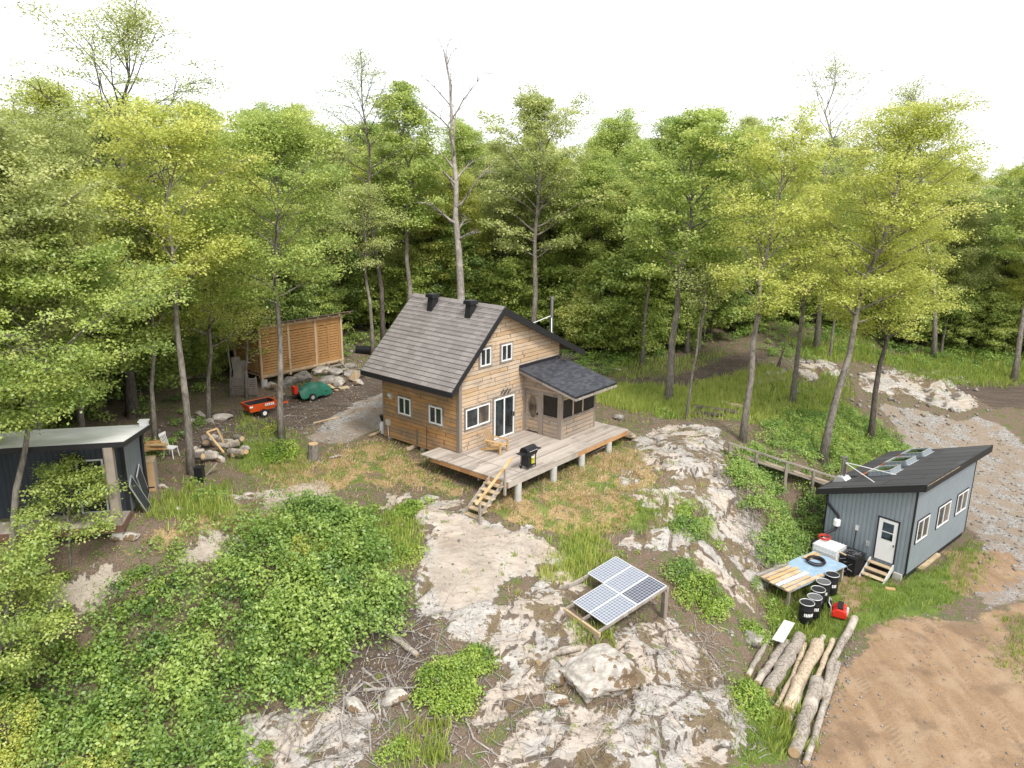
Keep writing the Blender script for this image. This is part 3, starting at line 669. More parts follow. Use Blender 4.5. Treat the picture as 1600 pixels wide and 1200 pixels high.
rr = slope('roof', 'roof_dark', RY, RZ - .03, SY, SZ - .03, LX - OX, OX - .002, .12, 1, cab); rr['label'] = 'long shallow roof side'
cap = MB(); cap.prism([(RY - .17, RZ - .17 * sl + .015), (RY, RZ + .035), (RY + .17, RZ - .17 * sr + .015), (RY, RZ - .04)], LX - OX - .01, OX + .01); cap.build('ridge_cap', 'roof', cab)
def rake(x0, x1):
    f = MB(); h = .27
    f.prism([(EY - .01, EZ - .05), (RY, RZ - .02), (RY, RZ - .02 - h * 1.3), (EY - .01, EZ - .05 - h)], x0, x1)
    f.prism([(RY, RZ - .02), (SY + .01, SZ - .02), (SY + .01, SZ - .02 - h * 1.15), (RY, RZ - .02 - h * 1.3)], x0, x1); return f
rake(OX + .003, OX + .045).build('fascia', 'black', cab, label='black fascia boards of the front gable')
rake(LX - OX - .045, LX - OX - .003).build('fascia', 'black', cab, label='black fascia boards of the rear gable')
MB().box(LX - OX, EY - .04, EZ - .26, OX, EY - .004, EZ - .05).build('fascia', 'black', cab, label='black eave board')
for xx, yy in ((-3.95, 2.22), (-1.3, 2.18)):
    zz = RZ - sl * (RY - yy); v = MB()
    v.prism([(yy - .28, zz - .30), (yy + .2, zz + .14), (yy + .2, zz + .42), (yy - .17, zz + .42), (yy - .22, zz + .1)], xx - .17, xx + .17)
    v.box(xx - .25, yy - .27, zz + .42, xx + .25, yy + .27, zz + .56); v.box(xx - .22, yy - .24, zz + .56, xx + .22, yy + .24, zz + .60)
    v.build('roof_vent', 'black', cab)
# metal stove pipe on the shallow side
cx_, cy_ = -.25, 7.3
cz_ = RZ - sr * (cy_ - RY)
ch = MB(); ch.tube([(cx_, cy_, cz_ - .1), (cx_, cy_, cz_ + 2.0)], .1, 14); ch.lathe([(.16, 2.0), (.16, 2.1)], (cx_, cy_, cz_), 14); ch.lathe([(.26, -.1), (.2, .05), (.13, .2)], (cx_, cy_, cz_), 14)
cho = ch.build('stove_pipe', 'steel', cab, smooth=True)
st = MB(); st.beam((cx_, cy_, cz_ + 1.1), (cx_ - .2, cy_ - 1.7, cz_ + .8), .03, .03); st.beam((cx_, cy_, cz_ + 1.1), (cx_ + .4, cy_ - .5, cz_ + .25), .03, .03); st.build('strut', 'white', cho)
X0, UY, NX = (0, 0), (0, 1), (1, 0)
Y0, UX, NY = (0, -.03), (1, 0), (0, -1)
window(cab, X0, UY, NX, 1.40, 2.16, 3.94, 4.80); window(cab, X0, UY, NX, 2.93, 3.73, 3.93, 4.76)
window(cab, X0, UY, NX, .39, 2.09, 1.07, 2.04, pane=('glass', 'glass_brown'))
window(cab, X0, UY, NX, 2.42, 3.95, .03, 2.11, name='sliding_door', fr=.08, handle=True)
window(cab, Y0, UX, NY, -4.18, -3.28, 1.13, 2.02); window(cab, Y0, UX, NY, -1.98, -1.09, 1.12, 1.99)
dv = MB()
for k in range(7):
    a = 2.95 + k * .1; zc = 2.33 + .08 * math.sin(k * 2.1); dv.tube([(.03, a, zc), (.05, a + .06, zc + .1), (.04, a + .1, zc + .02)], .022, 6); dv.tube([(.03, a, zc), (.04, a - .05, zc - .09)], .018, 6)
dv.build('antler_ornament', 'bark_dark', cab)
lt = MB(); lt.lathe([(.07, 0), (.12, .04), (.12, .14), (.05, .2)], (-4.75, -.14, 1.9), 10); lt.box(-4.85, -.09, 1.75, -4.65, -.03, 2.1); lt.build('wall_lamp', 'alu', cab)
mtb = MB(); mtb.box(-5.1, -.15, .35, -4.85, -.03, .65); mtb.tube([(-4.97, -.1, .35), (-4.95, -.1, -.25)], .025, 6); mtb.build('meter_box', 'concrete', cab)
MB().tube([(-2.85, -.07, -.25), (-2.87, -.07, .55)], .03, 6).build('hand_pump_handle', 'bark_dark', cab)
MB().beam((-2.2, -.045, -.25), (-2.2, -.045, .9), .03, .012, (0, 1, 0)).build('downpipe', 'bark_dark', cab)
# porch
PX, P0, P1 = 2.458, 4.694, 7.70
pw = MB(); 
pw.box(.004, P0, .02, .24, P0 + .1, 2.3); pw.box(1.33, P0 + .004, .02, PX - .24, P0 + .09, 1.07)
pw.prism([(.004, 2.3), (PX, 2.3), (PX, 2.36), (.004, 3.02)], P0 + .003, P0 + .09, 'y')
pw.build('porch_wall', 'porch', cab)
pw = MB(); pw.box(PX - .09, P0 + .12, .02, PX - .004, P1 - .12, 1.04); pw.build('porch_wall', 'porch', cab)
pp = MB(); pp.box(PX - .24, P0 - .012, 0.004, PX + .012, P0 + .13, 2.34); pp.box(1.04, P0 - .012, .004, 1.30, P0 + .1, 2.29); pp.box(.0045, P0 - .008, .004, .2, P0 - .001, 2.29)
pp.box(PX - .12, P1 - .12, .004, PX + .012, P1, 2.25)
pp.box(.2, P0 - .006, 2.14, 2.22, P0 - .001, 2.30); pp.box(PX + .002, P0 + .13, 1.0, PX + .03, P1 - .12, 1.09); pp.box(1.3, P0 - .02, 1.02, 2.22, P0 - .002, 1.1)
pp.build('porch_frame', 'trimwood', cab)
pm = MB()
for yy in (5.70, 6.55): pm.box(PX - .07, yy - .04, 1.092, PX + .005, yy + .04, 2.25)
pm.box(PX - .07, P0 + .13, 2.02, PX + .004, P1 - .12, 2.12); pm.build('screen_frame', 'step', cab)
MB().box(PX - .045, P0 + .13, 1.0, PX - .03, P1 - .12, 2.1).build('screen', 'screen', cab)
MB().box(1.302, P0 + .05, 1.07, 2.218, P0 + .065, 2.3).build('screen', 'screen', cab)
# porch door with an oval light
pd = MB(); pd.box(.26, P0 + .03, .09, 1.02, P0 + .08, 2.11); pdo = pd.build('porch_door', 'porch', cab)
ov = [(.64 + .27 * math.cos(t), 1.38 + .58 * math.sin(t)) for t in np.linspace(0, 2 * math.pi, 28, endpoint=False)]
MB().prism(ov, P0 + .012, P0 + .03, 'y').build('pane', 'glass_brown', pdo)
rg = MB(); rg.tube([(.64 + .28 * math.cos(t), P0 + .01, 1.38 + .6 * math.sin(t)) for t in np.linspace(0, 2 * math.pi, 29)], .022, 6, False); rg.build('carved_ring', 'trimwood', pdo)
fr = MB(); fr.box(.2, P0 + .0, .05, .27, P0 + .04, 2.13); fr.box(1.0, P0 + .0, .05, 1.05, P0 + .04, 2.13); fr.box(.27, P0, 2.05, 1.0, P0 + .04, 2.13); fr.build('door_frame', 'greywood', pdo)
MB().box(.93, P0 - .05, 1.0, .97, P0 + .03, 1.12).build('handle', 'black', pdo)
pa = math.atan2(3.359 - 2.526, 3.532)
pr = MB(); pl = math.hypot(3.532, .833); pr.box(-7.98, 0, -.10, -4.33, pl, 0.0)
pro = pr.build('porch_roof', 'roof_dark', cab); pro.rotation_euler = (0, 0, 0)
pro.matrix_local = Matrix.Translation((3.532, 0, 2.526)) @ Matrix(((0, -math.cos(pa), math.sin(pa), 0), (-1, 0, 0, 0), (0, math.sin(pa), math.cos(pa), 0), (0, 0, 0, 1))) @ Matrix.Identity(4)
rf = MB()
rf.prism([(0, 3.235), (3.54, 2.402), (3.54, 2.29), (0, 3.12)], 4.332, 4.37, 'y'); rf.box(3.50, 4.372, 2.29, 3.54, 7.98, 2.40); rf.build('porch_fascia', 'greywood', cab)
MB().box(.003, 4.35, 3.30, .05, 7.9, 3.50).build('flashing', 'black', cab)
brn = MB(); rnd = random.Random(4)
for k in range(26):
    a = rnd.uniform(7.3, 8.0); p = Vector((rnd.uniform(.1, .7), a, 3.3)); q = p + Vector((rnd.uniform(-.4, .4), rnd.uniform(-.3, .6), rnd.uniform(.0, .45)))
    brn.tube([p, (p + q) / 2 + Vector((0, 0, .08)), q], .012, 4)
tag(brn.build('brush_heap', 'bark_dark'), 'tangle of dry twigs lying on the porch roof corner', 'twigs'); bpy.data.objects['brush_heap'].matrix_world = Matrix.Translation(CAB.o) @ Matrix.Rotation(CAB.yaw, 4, 'Z')
# interior boards seen through the porch
MB().box(.2, 6.2, .05, 2.0, 6.35, 1.5).build('porch_bench', 'cab_left', cab)
# deck
DX0, DX1, DY0, DY1 = -1.33, 4.078, -1.24, 8.443
dk = MB(); dk.box(.004, DY0, -.045, DX1, DY1, 0); dk.box(DX0, DY0 - .06, -.045, .002, -.055, -.002)
dko = dk.build('deck', 'deck', cab)
e = MB(); e.box(-.75, DY0 + .01, -.262, DX1 - .05, DY0 + .05, -.047); e.build('edge_board', 'deckside_o', dko)
e = MB(); e.box(DX1 - .045, DY0 + .004, -.275, DX1 - .003, 3.9, -.047); e.build('edge_board', 'deckside', dko)
e = MB(); e.box(DX1 - .045, 3.902, -.275, DX1 - .003, DY1, -.047); e.build('edge_board', 'deckside_o', dko)
e = MB(); e.box(.3, DY1 - .05, -.27, DX1 - .05, DY1 - .005, -.047); e.build('edge_board', 'deckside', dko)
jo = MB()
for k in range(20): x = -.6 + k * .24; jo.box(x, DY0 + .06, -.23, x + .04, DY1 - .06, -.05)
jo.box(2.2, DY0 + .07, -.42, 2.3, DY1 - .1, -.235); jo.box(3.75, DY0 + .07, -.42, 3.85, DY1 - .1, -.235); jo.build('joist', 'greywood', dko)
cr_ = MB(); cr_.box(.005, -.06, .001, 4.07, -.02, .006); cr_.build('deck_seam', 'trimwood', dko)
for x, y in [(3.95, -.45), (3.98, 2.1), (4.0, 4.33), (4.0, 6.72), (2.25, -.4), (2.25, 2.1), (2.25, 4.3), (2.25, 6.7), (1.2, 7.9)]:
    q = CAB.w((x, y, 0)); g = float(hz(q[0], q[1])) - CAB.o[2] - .15
    MB().tube([(x, y, g), (x, y, -.27 if x > 3 else -.43)], .165, 18).build('deck_post', 'concrete', dko, smooth=True)
MB().beam((3.2, 5.6, -.95), (3.85, 6.5, -.45), .28, .05).build('brace_board', 'greywood', dko)
for x in (LX + .2, -2.7, -.3):
    for y in (.2, 3.9, 7.5):
        q = CAB.w((x, y, 0)); g = float(hz(q[0], q[1])) - CAB.o[2] - .15
        MB().tube([(x, y, g), (x, y, B - .003)], .15, 12).build('foundation_post', 'concrete', cab, smooth=True)
def steps(par, name, x0, x1, ys, z0, dz, n, run, mat='step', dirn=-1, th=.045, rail=False):
    s_ = MB(); y, z = ys, z0
    ye = ys + dirn * run * n; ze = z0 - dz * n
    for x in (x0 + .06, x1 - .1):
        s_.prism([(ys, z0 + .02), (ys, z0 - .26), (ye + dirn * .1, ze - .12), (ye + dirn * .1, ze + .06)], x, x + .045)
    so_ = s_.build(name, 'greywood', par)
    for k in range(n):
        yy = ys + dirn * run * (k + .25); z = z0 - dz * (k + 1)
        MB().box(x0, min(yy, yy + dirn * .27), z - th, x1, max(yy, yy + dirn * .27), z).build('tread', mat, so_)
    return so_
fs = steps(cab, 'front_steps', 2.9, 3.86, DY0, .0, .2, 6, .265)
MB().box(3.87, -1.34, -.62, 3.96, -1.25, .62).build('handrail_post', 'greywood', fs); MB().box(3.87, -2.95, -1.45, 3.96, -2.86, -.42).build('handrail_post', 'greywood', fs)
MB().beam((3.93, -3.15, -.44), (3.93, -.85, .98), .12, .05).build('handrail', 'newwood', fs)
rs_ = steps(cab, 'side_steps', .5, 1.5, 0, 0, .2, 5, .3, dirn=1)
rs_.location = (2.5, DY1, 0)

# ---------------------------------------------------------------- grey lean-to shed
g = fthing(GRY, 'shed', 'blue-grey metal shed with a black single-pitch roof, three skylights and a white door', 'shed')
GW, GL = 4.016, 7.14
gs = (4.62 - 2.884) / (.39 + 4.40)
zt = lambda x: 4.62 + gs * (x - .39)
MB().prism([(-GW, 0), (0, 0), (0, zt(0) - .22), (-GW, zt(-GW) - .22)], 0, GL, 'y').build('wall', 'grey_metal', g)
for q_ in ((-.055, -.02, -.02, .02, .055, zt(0) - .22), (-GW - .02, -.02, -.02, -GW + .05, .05, zt(-GW) - .22), (-.05, GL - .055, -.02, .02, GL + .02, zt(0) - .22)): MB().box(*q_).build('corner_trim', 'black', g)
sk = MB(); sk.box(-GW + .08, .06, -.55, -.06, GL - .06, -.003); sk.build('skirt', 'black', g)
ro = MB(); pitch = math.atan(gs); RLn = (.39 + 4.40) / math.cos(pitch)
ro.box(-4.40 / math.cos(pitch) - 0, -.35, -.12, .39 / math.cos(pitch), 7.75, 0)
z00 = zt(0)
roof = ro.build('roof', 'roof_black', g); roof.location = (0, 0, z00); roof.rotation_euler = (0, -pitch, 0)
# black fascia all round
fa = MB()
fa.prism([(-4.42, zt(-4.42) + .012), (.41, zt(.41) + .012), (.41, zt(.41) - .33), (-4.42, zt(-4.42) - .27)], -.39, -.352, 'y')
fa.prism([(-4.42, zt(-4.42) + .012), (.41, zt(.41) + .012), (.41, zt(.41) - .33), (-4.42, zt(-4.42) - .27)], 7.752, 7.79, 'y')
fa.box(.395, -.35, zt(.39) - .33, .43, 7.75, zt(.39) + .012); fa.box(-4.45, -.35, zt(-4.4) - .2, -4.405, 7.75, zt(-4.4) + .008)
fa.build('fascia', 'black', g)
sf = MB(); sf.prism([(0.03, zt(0) - .24), (.39, zt(.39) - .24), (.39, zt(.39) - .27), (0.03, zt(0) - .27)], -.34, 7.74, 'y'); sf.build('soffit', 'black', g)
MB().box(.431, -.3, zt(.39) - .06, .435, 3.4, zt(.39) - .035).build('trim_strip', 'step', g, label='thin pale strip on the roof edge')
# rusty gap line across the roof
rl2 = MB(); rl2.box(-3.75, 2.2, .005, -3.55, 7.6, .03); o_ = rl2.build('roof_gap', plain('rusty_board', (.33, .13, .06), .8, var=.35), g); o_.location = (0, 0, z00); o_.rotation_euler = (0, -pitch, 0)
ov_ = MB(); ov_.box(-4.65, 1.9, .004, -3.76, 7.74, .075); o_ = ov_.build('roof_overlap', 'roof_black', g); o_.location = (0, 0, z00); o_.rotation_euler = (0, -pitch, 0)
for a0, a1, b0, b1 in ((-3.02, -2.0, 1.95, 3.15), (-3.10, -2.08, 3.95, 5.15), (-3.12, -2.1, 5.95, 7.15)):
    c = 1 / math.cos(pitch); x0, x1 = a0 * c, a1 * c
    f = MB(); h = .22
    for q in ((x0, b0, x1, b0 + .07), (x0, b1 - .07, x1, b1), (x0, b0 + .07, x0 + .07, b1 - .07), (x1 - .07, b0 + .07, x1, b1 - .07)): f.box(q[0], q[1], 0.003, q[2], q[3], h)
    so_ = f.build('skylight', 'grey_metal', g); so_.location = (0, 0, z00); so_.rotation_euler = (0, -pitch, 0)
    MB().box(x0 + .07, b0 + .07, h - .05, x1 - .07, b1 - .07, h - .02).build('pane', 'skyglass', so_)
    rm_ = MB()
    for q in ((x0 - .01, b0 - .01, x1 + .01, b0 + .05), (x0 - .01, b1 - .05, x1 + .01, b1 + .01), (x0 - .01, b0 + .05, x0 + .05, b1 - .05), (x1 - .05, b0 + .05, x1 + .01, b1 - .05)): rm_.box(q[0], q[1], h + .002, q[2], q[3], h + .02)
    rm_.box(x1 + .03, b0, .004, x1 + .12, b1, .02); rm_.build('rim', 'alu', so_)
# stove pipe with two stays
px_, py_ = -4.02, 1.35
zp = zt(px_)
f = MB(); f.prism([(px_ - .32, zt(px_ - .32)), (px_ + .32, zt(px_ + .32)), (px_ + .15, zp + .24), (px_ - .15, zp + .24)], py_ - .3, py_ + .3, 'y'); fl = f.build('pipe_flashing', 'alu', g)
p_ = MB().tube([(px_, py_, zp + .2), (px_, py_, zp + 1.05)], .12, 16); p_.lathe([(.17, 1.1), (.17, 1.22)], (px_, py_, zp), 16); p_.lathe([(.09, 1.02), (.09, 1.1)], (px_, py_, zp), 16)
po_ = p_.build('stove_pipe', 'steel', g, smooth=True)
s2 = MB().beam((px_, py_, zp + .95), (-2.15, .55, zt(-2.15) + .01), .028, .028); s2.build('stay', 'white', po_)
s2 = MB().beam((px_, py_, zp + .95), (-1.75, 1.95, zt(-1.75) + .01), .028, .028); s2.build('stay', 'white', po_)
GX0, GUX, GNY = (0, 0), (1, 0), (0, -1)
GR0, GUY, GNX = (0, 0), (0, 1), (1, 0)
for a0, a1 in ((.5, 1.78), (2.86, 4.30), (5.2, 6.58)):
    window(g, GR0, GUY, GNX, a0, a1, 1.42, 2.5, 'black', .06, (.5,), ('glass', 'glass_brown'), .045)
d = MB(); wbox(d, GX0, GUX, GNY, -1.45, -.60, .33, 2.36, -.01, .035); do = d.build('door', 'white', g)
f = MB(); wbox(f, GX0, GUX, GNY, -1.52, -.53, 2.362, 2.42, -.01, .05); wbox(f, GX0, GUX, GNY, -1.51, -1.452, .3, 2.362, -.01, .05); wbox(f, GX0, GUX, GNY, -.598, -.54, .3, 2.362, -.01, .05); f.build('door_trim', 'black', do)
for z0, z1 in ((1.78, 2.2), (1.38, 1.72)):
    wbox(MB(), GX0, GUX, GNY, -1.26, -.77, z0, z1, .03, .045).build('pane', 'glass', do)
wbox(MB(), GX0, GUX, GNY, -.69, -.65, 1.15, 1.23, .036, .09).build('handle', 'black', do)
dp = MB(); dp.tube([(-4.0, -.09, 2.62), (-3.95, -.09, 2.25), (-3.32, -.09, 1.75), (-3.32, -.09, 1.62)], .065, 10); dp.build('downspout', 'black', g, smooth=True)
dp = MB(); dp.tube([(-3.32, -.12, 1.25), (-3.36, -.2, 1.1), (-3.6, -.75, .92)], .07, 10); dp.build('downspout', 'black', g, smooth=True)
fb = MB(); fb.lathe([(.13, 0), (.17, .04), (.17, .3), (.12, .36)], (-3.32, -.16, 1.28), 10); fb.build('filter_box', 'white', g)
ob = MB(); wbox(ob, GX0, GUX, GNY, -2.47, -2.33, 1.35, 1.6, .001, .07); wbox(ob, GX0, GUX, GNY, -1.9, -1.76, .75, .98, .001, .07); ob.build('outlet_box', 'alu', g)
MB().tube([(-2.42, -.05, 1.35), (-2.46, -.06, .4)], .018, 6).build('conduit', 'black', g)
MB().box(-.5, -.12, -.55, -.12, .2, -.02).build('concrete_block', 'concrete', g)
q = GRY.w((-1.1, -1.1, 0)); gzz = float(hz(q[0], q[1])) - GRY.o[2]
gst = fthing(GRY, 'entry_steps', 'short wooden steps with pale side boards below the white door of the grey shed', 'steps', (-1.05, -.08, 0))
s_ = MB()
for x in (-.55, .50): s_.prism([(0, .32), (-.1, .32), (-1.02, gzz - .0), (-1.02, gzz - .1), (-.85, gzz - .1), (0, .05)], x, x + .05)
s_.build('stringer', plain('pale_grey_paint', (.55, .55, .53), .7), gst)
for k, (y, z) in enumerate(((-.22, .22), (-.5, .0), (-.78, -.2))): MB().box(-.5, y - .13, z - .04, .5, y + .13, z).build('tread', 'step', gst)

# ---------------------------------------------------------------- left dark shed
l = fthing(LSH, 'shed', 'dark shed with pale roof and small grey porch, half hidden by leaves at the left', 'shed')
sp = (3.05 - 2.51) / (1.155 + 2.525)
zq = lambda y: 3.05 - sp * (y + 1.155)
MB().prism([(0, -.1), (2.236, -.1), (2.236, zq(2.236) - .14), (0, zq(0) - .14)], -5.6, -.004).build('wall', 'shed_dark', l)
MB().prism([(.004, -.1), (2.23, -.1), (2.23, zq(2.236) - .14), (.004, zq(0) - .14)], -.003, .02).build('wall', 'shed_side', l, label='slate grey side wall')
r = MB(); Lr = math.hypot(3.68, .54); r.box(-6.3, 0, -.1, .356, Lr, 0); o_ = r.build('roof', 'roof_pale', l); o_.location = (0, -1.155, 3.05); o_.rotation_euler = (-math.atan(sp), 0, 0)
f = MB(); f.prism([(-1.175, 3.04), (2.545, 2.495), (2.545, 2.33), (-1.175, 2.86)], .358, .39); f.box(-6.3, -1.19, 2.86, .39, -1.157, 3.045); f.box(-6.3, 2.527, 2.33, .39, 2.56, 2.5); f.build('fascia', 'black', l)
for q_ in ((-.13, -.025, -.1, .0215, -.001, zq(0) - .15), (-.0, 2.1, -.1, .045, 2.24, 2.36)): MB().box(*q_).build('corner_trim', 'black', l)
window(l, (0, 0), (1, 0), (0, -1), -1.62, -.72, .03, 2.07, None, .05, (), 'glass', name='glass_door')
MB().box(-5.0, -.06, 1.0, -4.4, -.003, 1.62).build('wall_panel', 'white', l)
dk = MB(); dk.box(-4.6, -1.25, -.05, .0, -.003, 0.0); dk2 = dk.build('deck', 'deck', l)
e = MB(); e.box(-4.6, -1.29, -.27, .02, -1.252, -.01); e.box(.003, -1.25, -.27, .04, -.003, -.01); e.build('edge_board', plain('red_brown_board', (.16, .09, .065), .8, var=.3), dk2)
for x in (-.16, -4.3):
    MB().box(x - .15, -1.23, .002, x + .15, -.97, 2.92 - .05).build('porch_post', 'trimwood', l)
for x, y in ((-.2, -1.1), (-4.2, -1.1), (-.3, 1.9), (-5.2, 1.9), (-.2, .3)):
    q = LSH.w((x, y, 0)); gq = float(hz(q[0], q[1])) - LSH.o[2]; MB().box(x - .17, y - .14, gq - .1, x + .17, y + .14, -.28 if y < 0 else -.11).build('foundation_block', 'concrete', l)
v = MB(); v.box(.08, 2.1, 2.50, .36, 2.38, 2.72); v.box(.04, 2.06, 2.72, .40, 2.42, 2.76); v.build('roof_vent', 'white', l)
MB().tube([(.2, 2.3, 2.45), (.12, 2.2, 2.2), (.10, 2.12, 2.0), (.10, 2.12, -.2)], .055, 8).build('downspout', 'black', l, smooth=True)

# ---------------------------------------------------------------- woodshed
ws = fthing(WSH, 'woodshed', 'slatted orange wood shed with a thin sloping roof beside the driveway', 'woodshed')
WW, WD, HF, HB = 6.05, 2.8, 3.05, 2.36
def slats(x0, x1, z0, z1, y, nn, ax='x'):
    m = MB(); hh = (z1 - z0) / nn
    for k in range(nn):
        a, b = z0 + k * hh, z0 + (k + 1) * hh - .035
        if ax == 'x': m.box(x0, y, a, x1, y + .025, b)
        else: m.box(y, x0, a, y + .025, x1, b)
    return m
for k, (x0, x1) in enumerate(((.13, 1.93), (2.07, 3.93), (4.07, 5.93))):
    o_ = slats(x0, x1, .28, HF - .62, 0, 13).build('slat_panel', 'slat', ws)
    MB().box(x0, -.005, HF - .60, x1, .03, HF - .25).build('board', 'slat', o_); b = MB(); b.box(x0, -.005, .02, x1, .03, .25)
    if k == 2: b.box((x0 + x1) / 2 - .07, -.03, .25, (x0 + x1) / 2 + .07, -.006, HF - .62); b.box(x0, -.03, .25, x0 + .12, -.006, HF - .62); b.box(x1 - .12, -.03, .25, x1, -.006, HF - .62)
    b.build('board', 'slat', o_)
slats(.1, WD - .1, .1, HB - .1, .02, 12, 'y').build('slat_panel', 'slat', ws); slats(.1, WD - .1, .1, HB - .1, WW - .045, 12, 'y').build('slat_panel', 'slat', ws)
slats(.1, WW - .1, .1, HB - .2, WD - .03, 12).build('slat_panel', 'slat', ws)
for x in (0, 2, 4, 6.05):
    MB().box(x - .07, -.05, -.3, x + .07, .08, HF - .05).build('post', 'slatpost', ws)
    MB().box(x - .06, WD - .06, -.3, x + .06, WD + .06, HB - .05).build('post', 'slatpost', ws)
b = MB(); b.box(-.1, -.07, -.12, WW + .1, -.052, .02); b.box(0, .1, -.1, WW, WD - .08, -.02); b.box(0, .2, -.28, WW, .34, -.102); b.build('floor_frame', 'slatpost', ws)
b = MB(); b.box(-.1, -.09, HF - .24, WW + .05, -.052, HF - .1); b.box(-.1, .1, HF - .2, WW + .1, .2, HF - .08); b.build('beam', 'slatpost', ws)
fw = MB(); rnd = random.Random(8)
for k in range(300):
    x, z = rnd.uniform(.2, WW - .2), rnd.uniform(.05, HF - 1.0); r_ = rnd.uniform(.05, .1); fw.tube([(x, .45, z), (x, .9, z)], r_, 6)
tag(fw.build('firewood', 'bark_dark', ws), kind='stuff')
ws_s = math.atan2(HF - HB, WD); rf = MB(); rf.box(-.5, -.45, 0, WW + .75, WD + .5, .04); o_ = rf.build('roof', corr('brown_sheet_roof', (.16, .13, .11), .15), ws); o_.location = (0, 0, HF - .04); o_.rotation_euler = (-ws_s, 0, 0)
rb = MB()
for k in range(9): x = -.3 + k * .85; rb.box(x, -.4, -.1, x + .05, WD + .4, -.004)
o_ = rb.build('rafter', 'slatpost', ws); o_.location = (0, 0, HF - .04); o_.rotation_euler = (-ws_s, 0, 0)
for x, y in ((.1, 0), (3, 0), (5.9, 0), (.1, 2.7), (5.9, 2.7)):
    q = WSH.w((x, y, 0)); gq = float(hz(q[0], q[1])) - WSH.o[2]; MB().tube([(x, y, gq - .1), (x, y, -.3)], .2, 12).build('footing', 'concrete', ws)
wst = fthing(WSH, 'wooden_steps', 'weathered open wooden steps at the right end of the slatted wood shed', 'steps', (5.2, -.1, 0))
s_ = MB()
for x in (-.55, .5): s_.beam((x, 0, -.1), (x, -1.5, -.95), .06, .2)
s_.build('stringer', 'greywood', wst)
for k in range(3): MB().box(-.5, -.25 - .42 * k - .13, -.28 - .24 * k, .47, -.25 - .42 * k + .13, -.23 - .24 * k).build('tread', 'greywood', wst)
#@@BUILDINGS_END
#@@OBJECTS_BEGIN
import bmesh
def rockmesh(seed, sx, sy, sz, sub=4, name='rock_body', mat='rock', sharp=7):
    r = np.random.RandomState(seed); bm = bmesh.new(); bmesh.ops.create_icosphere(bm, subdivisions=sub, radius=1)
    N = r.normal(size=(sharp + 8, 3)); N /= np.linalg.norm(N, axis=1)[:, None]; D = r.uniform(.62, 1.0, len(N))
    for v in bm.verts:
        d = np.array(v.co); dn = N @ d; t = min(1.15, (D[dn > .05] / dn[dn > .05]).min() if (dn > .05).any() else 1.15)
        nz = .05 * math.sin(5 * d[0] + seed) * math.cos(4 * d[1]) + .035 * math.sin(11 * d[2] + 7 * d[0] + seed) + .02 * math.sin(23 * d[1] + 3 * seed)
        t *= 1 + nz; v.co = (d[0] * t * sx, d[1] * t * sy, d[2] * t * sz)
    me = bpy.data.meshes.new(name); bm.to_mesh(me); bm.free(); me.polygons.foreach_set('use_smooth', np.ones(len(me.polygons), bool))
    try: me.set_sharp_from_angle(angle=rad(35))
    except Exception: pass
    me.materials.append(M[mat]); return me
def rock(px, py, sx, sy, sz, seed, label, name='boulder', cat='rock', mat='rock', rz=0., tilt=(0, 0), sink=.35, sub=3, group=None):
    p = gp(px, py); o = link(name, rockmesh(seed, sx, sy, sz, sub, name, mat)); o.location = p + Vector((0, 0, sz * (1 - 2 * sink) * .5))
    o.rotation_euler = (tilt[0], tilt[1], rz); return tag(o, label, cat, group)
rock(932, 1068, 1.25, 1.0, .78, 3, 'large pale boulder with brown moss patches below the tilted solar panels', sub=5, rz=.5, tilt=(.15, -.1), sink=.3)
rock(806, 1068, .62, .22, .22, 6, 'narrow pale slab of rock pointing down to the left of the large boulder', sub=4, rz=.9, tilt=(.1, .25))
rock(778, 1036, .22, .18, .16, 9, 'small rounded pale stone at the end of the bleached log', sub=3)
rock(868, 1062, .45, .35, .3, 12, 'streaked pale rock pressed against the left side of the large boulder', sub=4, rz=.4)
rock(870, 1095, .5, .32, .2, 14, 'flat pale rock just under the large boulder', sub=4, rz=.2)
rock(1175, 1003, .5, .4, .35, 15, 'dark rounded rock under the bush above the log pile', mat='rock_grey', sub=4)
rock(205, 838, .35, .22, .16, 17, 'reddish flat stone lying at the corner of the dark shed porch')
rock(182, 842, .18, .16, .15, 18, 'small pale block of stone under the porch corner of the dark shed')
rock(255, 762, .22, .18, .14, 19, 'pale stone in the grass beside the leaning black panels')
rock(262, 796, .5, .25, .12, 20, 'low flat rock in the grass right of the leaning black panels', rz=.2)
rock(357, 777, .45, .2, .12, 21, 'pale low rock at the left end of the pair in the grass', rz=.1)
rock(392, 774, .38, .2, .11, 22, 'pale low rock at the right end of the pair in the grass')
rock(527, 714, .4, .16, .1, 23, 'pale low stone in the grass right of the grey stump', rz=.3)
rock(967, 655, .35, .3, .3, 24, 'grey pointed stone in the grass just above the far deck corner', mat='rock_grey')
rock(555, 1105, .45, .3, .22, 25, 'smooth brown rock at the foot of the crossed branches', sub=4, rz=-.6)
rock(620, 1092, .5, .35, .3, 26, 'rounded tan rock under the crossed branches', sub=4, rz=.5)
for k, (x, y, a, b, c, lb) in enumerate(((317, 583, .7, .5, .4, 'large pale boulder at the forest edge left of the wood shed'), (300, 590, .8, .35, .35, 'pale wedge boulder lying lowest left of the wood shed'),
        (338, 573, .6, .5, .5, 'grey boulder nearest the left wall of the wood shed'), (326, 660, .45, .3, .3, 'tall pale stone of the pair beside the track by the thin tree'), (346, 655, .55, .3, .25, 'flat pale stone of the pair beside the track'),
        (297, 660, .4, .3, .25, 'pale stone just behind the foot of the pale leaning trunk'), (312, 650, .5, .3, .2, 'low grey stone left of the pair beside the track'))):
    rock(x, y, a, b, c, 40 + k, lb, rz=k * .9, sub=3)
